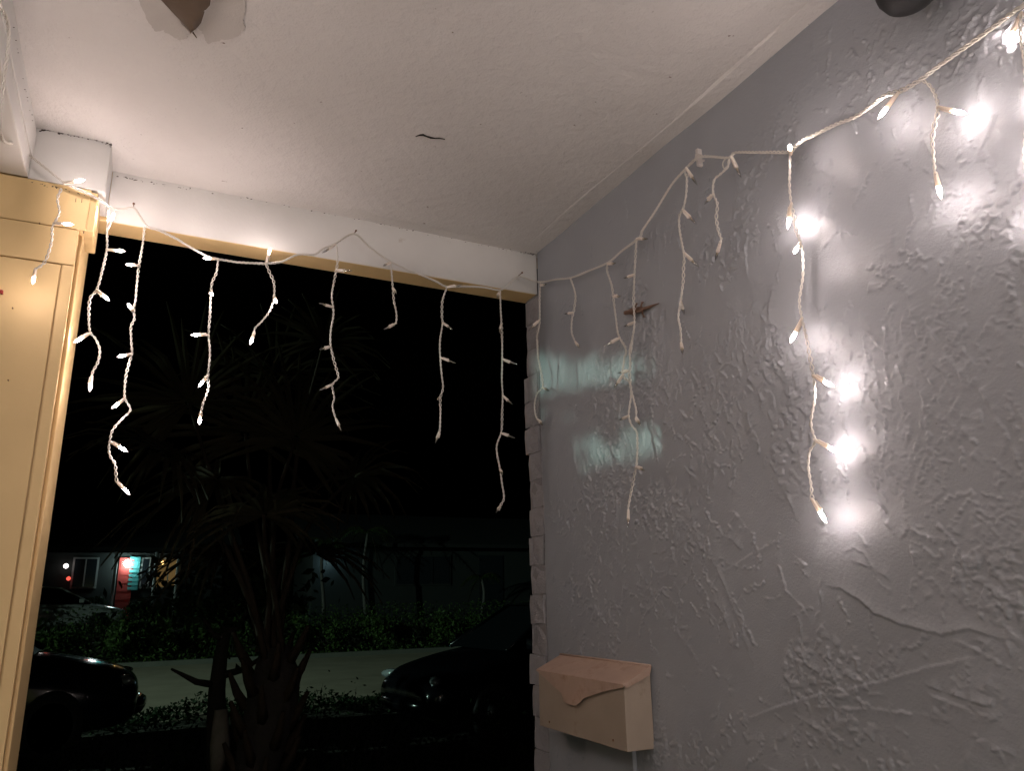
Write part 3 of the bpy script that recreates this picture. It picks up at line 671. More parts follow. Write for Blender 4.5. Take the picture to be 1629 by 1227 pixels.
# --- lit string on the right
rpx = [tp(ZE, p) for p in ((235, 742), (290, 690), (360, 655), (450, 610), (540, 575), (620, 525), (700, 465), (780, 440), (880, 382), (960, 322), (1060, 250), (1180, 165), (1280, 92), (1377, 22))]
rp = [pos(x, y, .022 if 1 <= k <= 8 else .012, 'wall') for k, (x, y) in enumerate(rpx)]
tail = []; yy = rp[-1].y-.09
while yy > -1.35: tail.append(Vector((XW-.026, yy, CZ+.74+.03*math.sin(yy*9)))); yy -= .09
cr_ = cord(Rr, rp+tail, 3, .0021, .0015)
add_bulb(cr_, pos(*tp(ZE, (240, 752)), .022, 'wall'), pos(*tp(ZE, (234, 712)), .022, 'wall'), True, OUT['wall'], 1.0)
add_bulb(cr_, pos(*tp(ZE, (765, 450)), .026, 'wall'), pos(*tp(ZE, (680, 560)), .026, 'wall'), True, OUT['wall'], .1)
strand(Rr, 'wall', [(ZE, [(235, 748), (235, 830), (232, 900), (240, 980), (255, 1050), (265, 1120)]), (ZFm, [(225, 0), (238, 60), (238, 150), (225, 240), (235, 310), (255, 400), (270, 480), (283, 560), (285, 620), (270, 720), (285, 790), (265, 830), (260, 890), (270, 960), (275, 1018)])],
       [(ZE, (240, 985), (232, 1060), -.3), (ZFm, (232, 12), (208, 50), 1.0), (ZFm, (236, 315), (200, 385), .3), (ZFm, (283, 535), (345, 570), -.42), (ZFm, (284, 785), (350, 820), -.4), (ZFm, (275, 1018), (330, 1108), .1)], True, .022)
strand(Rr, 'wall', [(ZE, [(880, 388), (920, 420), (950, 480), (958, 540), (940, 610), (930, 680), (935, 750), (942, 830), (948, 855)])],
       [(ZE, (958, 528), (1065, 548), -.3), (ZE, (947, 852), (966, 935), .15)], True, .020)
strand(Rr, 'wall', [(PX, [(1625, 20), (1624, 60), (1632, 110), (1634, 180), (1630, 250), (1640, 300)])],
       [(PX, (1628, 8), (1618, 36), -.25), (PX, (1633, 112), (1645, 140), -.3), (PX, (1634, 200), (1650, 235), .3), (PX, (1640, 298), (1648, 335), -.2)], True, .0)
# the two lit strings go on along both sides of the porch, past the frame: unseen drops added as fill light
def fill_strand(root, top, n, out, along):
    pts = [top.copy()]; p = top.copy(); bl = []
    for k in range(n):
        for _ in range(2):
            p = p+Vector((0, rnd.uniform(-.008, .008), -.038)); pts.append(p.copy())
        bl.append(p.copy())
    g = MB(); twisted(g, pts, step=.006); st = g.build('hanging_strand', MT['wire'], root)
    for i, b in enumerate(bl):
        d = Vector((0, rnd.uniform(-1, 1), rnd.uniform(-.9, .2)))+out*rnd.uniform(-.2, .6)
        if i == len(bl)-1: d = Vector((0, 0, -1))
        add_bulb(st, b, b+d.normalized()*.0455, True)
for yy in np.arange(.24, -1.45, -.12): fill_strand(Rr, Vector((XW-.032, yy, CZ+.73)), rnd.choice((4, 3, 5, 6, 7)), Vector((-1, 0, 0)), None)
for yy in np.arange(1.08, -1.45, -.13): fill_strand(L, Vector((-.248, yy, ZB-.01)), rnd.choice((3, 4, 5, 6)), Vector((1, 0, 0)), None)

Bk = empty('icicle_light_string', (.4, YBACK, ZB)); tag(Bk, 'glowing icicle lights added unseen behind the viewer as fill light', 'string lights', 'icicle light strings')  # extra string added out of view to brighten the porch
cord(Bk, [Vector((-.2+.1*k, YBACK+.03, CZ+.80+.02*math.sin(k*2.1))) for k in range(12)])
for xx in np.arange(-.2, .95, .10): fill_strand(Bk, Vector((xx, YBACK+.035, CZ+.79)), rnd.choice((3, 4, 5, 6)), Vector((0, 1, 0)), None)
# ---- fixings
def nail(px, py, mode, name, label):
    p = pos(px, py, -.016, mode); o = OUT[mode]; g = MB()
    g.tube([p-o*.004, p+o*.020], .0011, 6); g.tube([p+o*.019, p+o*.021], [.0028, .0026], 8)
    tag(g.build(name, MT['nail']), label, 'nail')
nail(*tp(ZBm, (450, 78)), 'beam', 'cord_nail', 'small nail holding the peak of the unlit cord on the header')
nail(*tp(ZBm, (1094, 240)), 'beam', 'cord_nail', 'nail in the header at its right end by the wall corner')
nail(*tp(Z1, (652, 1012)), 'beam', 'cord_nail', 'rusty nail in the white header next to the column block')
a = tp(ZCm, (890, 150)); hk = empty('cord_hook', pos(*a, -.02, 'wall')); tag(hk, 'painted hook on the grey wall holding the cord at its bend', 'hook')
g = MB(); q0 = U(a[0]-1, a[1]-10, 0, XW-.004); q1 = U(a[0]+5, a[1]+14, 0, XW-.004); g.box((XW-.010, min(q0.y, q1.y), q1.z), (XW+.004, max(q0.y, q1.y), q0.z)); g.build('hook_plate', MT['hook'], hk, bevel=.0015)
c_ = U(a[0]-2, a[1]-1, 0, XW-.018); g = MB()
g.tube([c_+Vector((.010-.012*math.cos(k*.5)*1.0, .004*math.sin(k*.4), .010*math.sin(k*.5))) for k in range(13)], .0019, 6); g.build('hook_ring', MT['hook'], hk)

p = U(3, 467, 1, YFc-.002); g = MB(); g.tube([p+Vector((0, .004, 0)), p+Vector((0, -.006, 0)), p+Vector((0, -.012, 0))], [.0022, .0028, .0042], 10)
tag(g.build('push_pin', MT['far_red']), 'tiny dark red pin stuck in the cream panel at the left edge', 'pin')
# ---- black fixture at the top of the wall
p = U(1441, -32, 0, XW-.07); fx = empty('wall_fixture', (XW, p.y, p.z)); tag(fx, 'black rounded wall fixture cut off by the top edge of the picture', 'wall fixture')
g = MB(); g.lathe([(.004, -.047), (.02, -.045), (.034, -.036), (.042, -.022), (.046, 0), (.044, .02), (.036, .034), (.014, .04)], 24, M=Matrix.Translation(p)); g.build('dome', MT['black'], fx)
g = MB(); g.tube([p+Vector((.03, 0, .02)), Vector((XW+.004, p.y, p.z+.03))], .016, 12); g.build('arm', MT['black'], fx)
g = MB(); g.tube([Vector((XW-.012, p.y, p.z+.03)), Vector((XW+.004, p.y, p.z+.03))], .034, 20); g.build('mounting_plate', MT['black'], fx)

# ================================================================== LETTER BOX
bt_r = U(1036, 1061.5, 0, XW); bb_r = U(1043, 1192, 0, XW); bt_l = U(893, 1042, 0, XW)
yr = (bt_r.y+bb_r.y)/2; fbr = U(998, 1198, 1, yr); XF = fbr.x
yl = U(861, 1155, 0, XF).y; zbot = bb_r.z; zft = U(991, 1093, 1, yr).z; zbt = (bt_r.z+bt_l.z)/2
if bt_l.y > yl: yl = (bt_l.y+yl)/2
mbx = empty('letter_box', (XW, (yl+yr)/2, zbot)); tag(mbx, 'tan metal wall letter box with envelope shaped lid, beside the brick end', 'letter box')
g = MB(); zlow_f = (fbr.z+zbot)/2
side = [(XW-.003, zbot), (XF, zlow_f), (XF, zft), (XW-.003, zbt-.004)]
g.prism([Vector((x, yr, z)) for x, z in side], (0, yl-yr, 0)); g.build('box_body', MT['box_body'], mbx, bevel=.0018)
xl = XF-.005; g = MB(); ov = .004
lt = [Vector((XW-.002, yl+ov, zbt)), Vector((xl, yl+ov, zft+.002)), Vector((xl, yr-ov, zft+.002)), Vector((XW-.002, yr-ov, zbt))]
g.prism(lt, (0, 0, .0022)); lid = g.build('lid', MT['box_lid'], mbx, bevel=.0008)
fl = [(893.5, 1104), (897.5, 1117), (908, 1122), (918.6, 1123), (924, 1119), (928.7, 1112), (960, 1101)]
poly = [Vector((xl, yl+ov, zft+.003))] + [U(x, y, 0, xl) for x, y in fl] + [Vector((xl, yr-ov, zft-.001)), Vector((xl, yr-ov, zft+.003))]
for k, p in enumerate(poly[1:8]): p.x -= .004*(1-abs(k-3)/4)
g = MB(); g.prism(poly, (.0016, 0, 0)); g.build('lid_flap', MT['box_lid'], lid)
g = MB(); g.tube([lt[0]+Vector((-.003, 0, .002)), lt[3]+Vector((-.003, 0, .002))], .0026, 8); g.build('hinge', MT['box_lid'], mbx)
for yy_, zz_ in ((yr+.05, .5), (yl-.05, .5), (yr+.05, .12), (yl-.05, .12)):
    g = MB(); c_ = Vector((XF, yy_, zlow_f+(zft-zlow_f)*zz_)) if zz_ < .3 else Vector((XF+.01, yy_, zft))
    if zz_ < .3: g.tube([c_+Vector((-.0014, 0, 0)), c_+Vector((.003, 0, 0))], [.0022, .003], 8); g.build('rivet', MT['nail'], mbx)
sl = [lt[3]+Vector((0, -.0016, .002)), lt[2]+Vector((0, -.0016, .002)), lt[2]+Vector((.006, -.0016, -.006)), lt[3]+Vector((-.006, -.0016, -.016))]
g = MB(); g.prism(sl, (0, .0015, 0)); g.build('lid_side_lip', MT['box_lid'], lid)

# ================================================================== LIZARD (one skinned body, clinging to the wall)
def wpt(x, y, h): q = U(980+x*.05703, 460+y*.05705, 0, XW); return Vector((XW-h, q.y, q.z))
sk = [((325, 690), .010, .0045), ((390, 675), .011, .0066), ((455, 665), .010, .0050), ((530, 640), .010, .0066), ((620, 625), .010, .0085), ((700, 610), .010, .0080), ((780, 590), .009, .0062),
      ((860, 560), .007, .0046), ((960, 520), .006, .0036), ((1060, 470), .005, .0026), ((1160, 430), .004, .0017), ((1240, 400), .0035, .0009)]
V = [wpt(*p, h) for p, h, r in sk]; Rd = [r for _, _, r in sk]; E_ = [(i, i+1) for i in range(len(sk)-1)]
def limb(root, pl):
    prev = root
    for p, h, r in pl: V.append(wpt(*p, h)); Rd.append(r); E_.append((prev, len(V)-1)); prev = len(V)-1
    return prev
for rt, pl in ((3, [((560, 560), .007, .0027), ((600, 500), .005, .0021), ((600, 430), .0035, .0016)]), (3, [((560, 730), .007, .0027), ((575, 790), .005, .0021), ((540, 840), .0035, .0016)]),
               (6, [((770, 520), .007, .0030), ((750, 460), .005, .0022), ((765, 390), .0035, .0016)]), (6, [((810, 640), .007, .0030), ((785, 700), .005, .0022), ((810, 760), .0035, .0016)])):
    e = limb(rt, pl); bx, by = pl[-1][0]; sgn = -1 if by < 600 else 1
    for dx in (-40, 0, 40): limb(e, [((bx+dx, by+sgn*(42-abs(dx)*.4)), .0028, .0009)])
ctr = V[4].copy(); me = bpy.data.meshes.new('lizard'); me.from_pydata([v-ctr for v in V], E_, []); me.materials.append(MT['lizard'])
liz = link_mesh('lizard', me, Matrix.Translation(ctr)); tag(liz, 'small brown lizard clinging to the grey wall behind the unlit strands', 'lizard')
md = liz.modifiers.new('Skin', 'SKIN')
for i, sv in enumerate(me.skin_vertices[0].data): sv.radius = (Rd[i], Rd[i]); sv.use_root = (i == 5)
md.use_smooth_shade = True; liz.modifiers.new('Sub', 'SUBSURF').levels = 1; liz.modifiers['Sub'].render_levels = 2
for s in (-1, 1):
    g = MB(); c_ = wpt(352, 680+s*34, .0135); g.lathe([(.0002, -.0011), (.0009, -.0007), (.0011, 0), (.0009, .0007), (.0002, .0011)], 8, M=Matrix.Translation(c_)); g.build('eye', MT['black'], liz)

# ================================================================== OUTSIDE
# street lamp, out of the frame to the left: it throws the green light on road and wall
sl_ = empty('street_lamp', (LAMP_POS.x, LAMP_POS.y+1.2, 0)); tag(sl_, 'tall galvanised street lamp with green tinted light beside the road', 'street lamp')
b = Vector((LAMP_POS.x, LAMP_POS.y+1.2, 0))
g = MB(); g.tube([b, b+Vector((0, 0, 3)), b+Vector((0, 0, 5.7))], [.09, .075, .05], 12); g.build('pole', MT['pole'], sl_)
g = MB(); g.tube([b+Vector((0, 0, 5.6)), b+Vector((0, -.5, 5.95)), LAMP_POS+Vector((0, .1, .16))], .03, 8); g.build('arm', MT['pole'], sl_)
g = MB(); g.lathe([(.02, .10), (.10, .12), (.16, .17), (.14, .24), (.04, .27)], 16, M=Matrix.Translation(LAMP_POS)); g.build('lamp_head', MT['pole'], sl_)
g = MB(); g.lathe([(.02, .05), (.07, .07), (.09, .10), (.05, .115)], 16, M=Matrix.Translation(LAMP_POS)); g.build('lens', MT['street_glow'], sl_)
ld = bpy.data.lights.new('street_light', 'SPOT'); ld.energy = LAMP_W; ld.color = (.66, 1.0, .84); ld.shadow_soft_size = .10
ld.spot_size = math.radians(132); ld.spot_blend = .85
lo = bpy.data.objects.new('street_light', ld); COL.objects.link(lo); aim = Vector((1, -.30, -.16)).normalized()
place(lo, Matrix.Translation(LAMP_POS) @ Vector((0, 0, -1)).rotation_difference(aim).to_matrix().to_4x4(), sl_)

def leaves(n, size, sampler, seed, mat, name='foliage', nrm=None):
    r = np.random.default_rng(seed); P = sampler(r, n); n = len(P)
    d = r.normal(size=(n, 3)); d /= np.linalg.norm(d, axis=1)[:, None]
    e = r.normal(size=(n, 3)); e -= d*(d*e).sum(1)[:, None]; e /= np.linalg.norm(e, axis=1)[:, None]
    s = size*r.uniform(.6, 1.3, (n, 1)); a = d*s; b = e*s*.45
    V = np.stack([P-a, P+b, P+a, P-b], 1).reshape(-1, 3)
    me = bpy.data.meshes.new(name); me.vertices.add(4*n); me.vertices.foreach_set('co', V.ravel())
    me.loops.add(4*n); me.loops.foreach_set('vertex_index', np.arange(4*n, dtype=np.int32)); me.polygons.add(n)
    me.polygons.foreach_set('loop_start', np.arange(0, 4*n, 4, dtype=np.int32)); me.polygons.foreach_set('loop_total', np.full(n, 4, dtype=np.int32))
    me.materials.append(mat); me.update(); return me
def ell(rx, ry, rz, lumps=9, seed=0):
    rs = np.random.default_rng(seed); C = rs.normal(size=(lumps, 3)); C /= np.linalg.norm(C, axis=1)[:, None]; C *= rs.uniform(.2, .7, (lumps, 1)); R = rs.uniform(.25, .55, lumps)
    def f(r, n):
        k = r.integers(0, lumps, n); d = r.normal(size=(n, 3)); d /= np.linalg.norm(d, axis=1)[:, None]
        p = C[k]+d*(R[k]*r.random(n)**.45)[:, None]; p *= np.array([rx, ry, rz]); p[:, 2] += rz*.95; p[:, 2] = np.abs(p[:, 2]); return p
    return f
# shrubs on the far verge
SHR = [leaves(1500, .055, ell(.75, .5, .55, 10, s), 40+s, MT['leaf'], 'foliage') for s in range(4)]
SHD = leaves(1300, .07, ell(.8, .5, .62, 9, 12), 47, MT['leaf_dark'], 'foliage')
def stems(h, k, seed, mat):
    r = random.Random(seed); g = MB()
    for _ in range(k):
        a = r.uniform(0, 6.28); e = Vector((math.cos(a)*r.uniform(.1, .4), math.sin(a)*r.uniform(.1, .3), h*r.uniform(.5, 1)))
        g.tube([Vector((0, 0, 0)), e*.5+Vector((0, 0, h*.1)), e], [.015, .011, .004], 5)
    return g.mesh('stems', mat)
ST = stems(.7, 7, 3, MT['bark'])
sx_ = [-2.6, -1.3, .1, 1.0, 1.9, 3.0, 4.0, 4.9, 6.0, 7.0, 8.1, 9.3, 10.6]
nm = ['dark', 'low', 'rounded', 'bright green', 'spreading', 'thin', 'loose', 'wide', 'small', 'scruffy', 'narrow', 'tufted', 'ragged']
wh = ['behind the left parked car', 'by the nose of the left parked car', 'right of the left car nose', 'where road looks brightest', 'left of the palm', 'just left of the palm crown', 'behind the palm crown', 'right of the palm', 'below the pale palm stems', 'near the middle of the road edge', 'left of the black car nose', 'above the black car bonnet', 'behind the black car']
for k, x in enumerate(sx_):
    r = empty('verge_shrub', (x, 24.3+rnd.uniform(-.3, .5), .02), rnd.uniform(0, 6)); tag(r, f'{nm[k]} leafy shrub on the far kerb, {wh[k]}', 'shrub', 'shrubs along the far kerb')
    s = rnd.uniform(.8, 1.25); WM[r.name] = WM[r.name] @ Matrix.Scale(s, 4); r.matrix_basis = WM[r.name]
    for nme, me in (('foliage', SHR[k % 4]), ('stems', ST)):
        o = bpy.data.objects.new(nme, me); COL.objects.link(o); o.parent = r
def gc(r, n):
    p = np.stack([r.uniform(-9, 16, n), r.uniform(23.45, 28.4, n), np.zeros(n)], 1)
    h = .25+.5*vnoise(p[:, 0]+40, p[:, 1], 1.3, 77, 3); p[:, 2] = .03+h*r.random(n)**1.2*np.clip((p[:, 1]-23.3)/1.0, .25, 1.3)+np.clip((p[:, 1]-25.6)/2, 0, 1)*.72; return p
me = leaves(26000, .055, gc, 5, MT['leaf'], 'verge_ground_cover'); o = link_mesh('verge_ground_cover', me); tag(o, 'low tangled green ground cover on the far side of the road', 'ground cover', kind='stuff')
def gc2(r, n):
    p = np.stack([r.uniform(-3, 6.5, n), r.uniform(2.6, 9.2, n), np.zeros(n)], 1)
    h = .15+.5*vnoise(p[:, 0]+20, p[:, 1], .8, 78, 3); p[:, 2] = .02+h*r.random(n); return p
me = leaves(16000, .04, gc2, 6, MT['leaf_dark'], 'yard_ground_cover'); o = link_mesh('yard_ground_cover', me); tag(o, 'dark low weeds and leaves covering the front yard', 'ground cover', kind='stuff')
def gc3(r, n):
    p = np.stack([r.uniform(-6, 12, n), 13.5-np.abs(r.normal(0, .8, n)), np.zeros(n)], 1)
    h = .05+.55*vnoise(p[:, 0]+60, p[:, 1], .9, 79, 3)**2; p[:, 2] = .01+h*r.random(n); return p
me = leaves(14000, .04, gc3, 8, MT['leaf_dark'], 'near_verge_grass'); o = link_mesh('near_verge_grass', me); tag(o, 'dark ragged grass along the near edge of the road', 'grass', kind='stuff')
# tall weeds against the road
def weed(x, y, h, seed, label):
    r = random.Random(seed); root = empty('weed_plant', (x, y, 0)); tag(root, label, 'plant', 'tall weeds in the yard')
    g = MB(); lv = []
    for _ in range(9):
        a = r.uniform(0, 6.28); sp = r.uniform(.05, .3); hh = h*r.uniform(.6, 1); pts = [Vector((x+math.cos(a)*sp*t_*t_, y+math.sin(a)*sp*t_*t_, hh*t_)) for t_ in (0, .25, .5, .75, 1)]
        g.tube(cat(pts, 3), [.006*(1-.8*i/12) for i in range(13)], 4)
        for _k in range(14): q = pts[r.randrange(1, 5)]; lv.append(q+Vector((r.gauss(0, .05), r.gauss(0, .05), r.gauss(0, .08))))
    g.build('stem_cluster', MT['bark'], root)
    arr = np.array(lv); me = leaves(len(arr), .016, lambda rr, n: arr, seed, MT['leaf_dark'], 'leaf_cluster'); link_mesh('leaf_cluster', me, None, root)['kind'] = 'stuff'
for k, (px, d, h, lb) in enumerate(((500, 6.6, 1.05, 'thin stemmed weed in front of the road, right of the palm'), (560, 6.2, 1.12, 'tall thin weed in front of the middle of the road'), (610, 6.8, 1.0, 'thin weed just left of the black car headlight'), (250, 7.5, .75, 'low weed below the left car nose'), (120, 6.5, .6, 'short leafy weed beside the cream panelled wall foot'))):
    dr = ray(px, 1000); weed(dr.x/dr.y*d, d, h, 300+k, lb)

# fan palm in the yard
def fan(g, hub, axis, up, R, nseg, r, droop):
    axis = axis.normalized(); side = axis.cross(up).normalized(); nn = side.cross(axis).normalized()
    for k in range(nseg):
        a = math.radians(-125+250*k/(nseg-1)); d = axis*math.cos(a)+side*math.sin(a); rr = R*(.72+.28*math.cos(a*.6))*r.uniform(.85, 1.1)
        if r.random() < .14: continue
        dr_ = droop+r.uniform(-.1, .35)*(r.random() < .5); d = (d+nn*r.uniform(-.12, .12)+side*r.uniform(-.06, .06)).normalized()
        tw = side*math.cos(a)-axis*math.sin(a); pts = []
        for t_ in (0.04, .45, .8, 1.0): pts.append((hub+d*rr*t_+nn*(.05*rr*math.sin(t_*2))+Vector((0, 0, -dr_*rr*t_*t_*t_)), .017*(1, 1.15, .6, .05)[(0.04, .45, .8, 1.0).index(t_)]))
        vs = []
        for p, w in pts: vs += [p-tw*w+nn*.004, p-nn*.006, p+tw*w+nn*.004]
        fs = []
        for i in range(3): fs += [(i*3, i*3+1, i*3+4, i*3+3), (i*3+1, i*3+2, i*3+5, i*3+4)]
        g.add(vs, fs, 0, False)
def U_d(px, py, d): v = ray(px, py); return Vector((v.x*d/v.y, d, v.z*d/v.y+CZ))
pb = U_d(432, 1030, 5.0); palm = empty('fan_palm', (pb.x, pb.y, 0)); tag(palm, 'dark fan palm with arching stalks standing in the front yard', 'palm tree')
g = MB(); prs = random.Random(4)
pts = [Vector((pb.x+.04*math.sin(k), pb.y, pb.z*k/9)) for k in range(10)]; g.tube(pts, [.14, .12, .11, .11, .12, .13, .14, .15, .14, .08], 14)
tk = g.build('trunk', MT['bark'], palm)
for k in range(40):
    a = k*2.4; z = .25+(pb.z-.3)*k/40; c_ = Vector((pb.x+.12*math.cos(a), pb.y+.12*math.sin(a), z)); g = MB()
    g.tube([c_, c_+Vector((.06*math.cos(a), .06*math.sin(a), .09)), c_+Vector((.11*math.cos(a), .11*math.sin(a), .20))], [.035, .026, .012], 5); g.build('leaf_boot', MT['petiole'], palm)
FR = [((345, 762), 5.0, (-.8, -.25, -.5), .62, .35), ((390, 690), 5.3, (-.1, .1, 1), .85, .1), ((300, 640), 5.2, (-.5, .1, .9), .75, .1), ((470, 700), 5.2, (.35, 0, 1), .8, .12), ((515, 545), 5.4, (.15, .2, 1), .5, .1),
      ((270, 720), 4.9, (-1, 0, .4), .55, .3), ((560, 760), 5.0, (.8, -.1, .6), .55, .25), ((420, 820), 4.5, (.1, -.8, .5), .5, .35),
      ((440, 600), 5.7, (.1, .5, 1), .8, .1), ((350, 880), 5.6, (-.6, .6, .2), .5, .4), ((500, 880), 5.6, (.6, .6, .3), .55, .4)]
for k, (hp, d, ax, R, dr) in enumerate(FR):
    hub = U_d(*hp, d); ax = Vector(ax).normalized(); st0 = pb+Vector((prs.uniform(-.08, .08), prs.uniform(-.08, .08), prs.uniform(-.12, .02)))
    mid_ = st0.lerp(hub, .55)+Vector((0, 0, .16))+(hub-st0).cross(Vector((0, 1, 0))).normalized()*.05
    g = MB(); g.tube(cat([st0, st0.lerp(mid_, .5)+Vector((0, 0, .05)), mid_, hub], 6), [.022-.012*i/18 for i in range(19)], 6); pt = g.build('leaf_stalk', MT['petiole'], palm)
    g = MB(); fan(g, hub, ax, Vector((0, -1, .25)) if abs(ax.z) > .6 else Vector((0, -.4, 1)), R, 30, prs, dr); g.build('leaf_fan', MT['palm'], pt)
# slim tree trunk left of the palm
tb = U_d(348, 1150, 6.2); sx0 = tb.x
tr_ = empty('slim_tree', (sx0, 6.2, 0)); tag(tr_, 'slim dark tree trunk with pale patch left of the fan palm', 'tree')
g = MB(); g.tube([Vector((sx0+.03*math.sin(k*.9), 6.2, .22*k)) for k in range(8)], [.11, .085, .075, .08, .07, .06, .05, .04], 10); g.build('trunk', MT['bark'], tr_)
g = MB(); g.tube([Vector((sx0, 6.12, .55)), Vector((sx0+.01, 6.11, .75)), Vector((sx0, 6.12, .98))], [.04, .07, .045], 9); g.build('pale_knot', MT['bark_pale'], tr_)
for k, (dx, dz, L_) in enumerate(((-.35, 1.18, .3), (.3, 1.25, .35), (-.2, 1.5, .5), (.15, 1.54, .5))):
    g = MB(); a = Vector((sx0, 6.2, dz-.05)); g.tube([a, a+Vector((dx*.5, -.05, .04)), a+Vector((dx, -.1, .05+L_*.3))], [.03, .022, .008], 6); g.build('branch', MT['bark'], tr_)
me = leaves(700, .045, lambda r, n: np.stack([r.normal(sx0, .28, n), r.normal(6.2, .25, n), r.normal(1.75, .15, n)], 1), 9, MT['leaf_dark'], 'crown'); link_mesh('crown', me, None, tr_)

# pale palms on the far verge, catching blue light
def far_palm(x, y, h, R, seed, lb, z0=.7):
    r = random.Random(seed); root = empty('slender_palm', (x, y, 0)); tag(root, lb, 'palm tree', 'slender palms on the far verge')
    g = MB(); h += z0; root.location.z = z0; WM[root.name] = Matrix.Translation((x, y, z0))
    g.tube([Vector((x+.08*math.sin(k*.6+seed), y, z0+(h-z0)*k/8)) for k in range(9)], [.09, .075, .065, .06, .06, .055, .055, .05, .04], 8); g.build('trunk', MT['bark_mid'], root)
    for k in range(12):
        a = k*2.4; e = r.uniform(.1, 1.0); d = Vector((math.cos(a), math.sin(a), 0)); top = Vector((x, y, h)); g = MB(); P = []
        for i in range(9): t_ = i/8; P.append(top+d*R*t_+Vector((0, 0, R*(e*t_-1.15*t_*t_))))
        g.tube(P, [.012]*9, 4)
        for i in range(1, 9):
            for s in (-1, 1):
                for j in (0, .5):
                    q = P[i-1].lerp(P[i], j); sd = d.cross(Vector((0, 0, 1)))*s; L_ = .34*math.sin(math.pi*min(.95, (i+j)/9))+.05; tp_ = q+sd*L_*.8+Vector((0, 0, -L_*.55))+d*L_*.3
                    g.add([q-d*.016, q+d*.016, tp_], [(0, 1, 2)], 1)
        g.build('frond', [MT['petiole'], MT['leaf']], root)
far_palm(6.4, 28.6, 2.9, 1.15, 1, 'slender pale palm on the far verge, left of a pair'); far_palm(7.9, 28.4, 3.3, 1.2, 2, 'slender pale palm on the far verge, right of a pair')
far_palm(12.5, 28.2, 1.6, .9, 5, 'short pale stemmed palm close to the brick end of the wall')

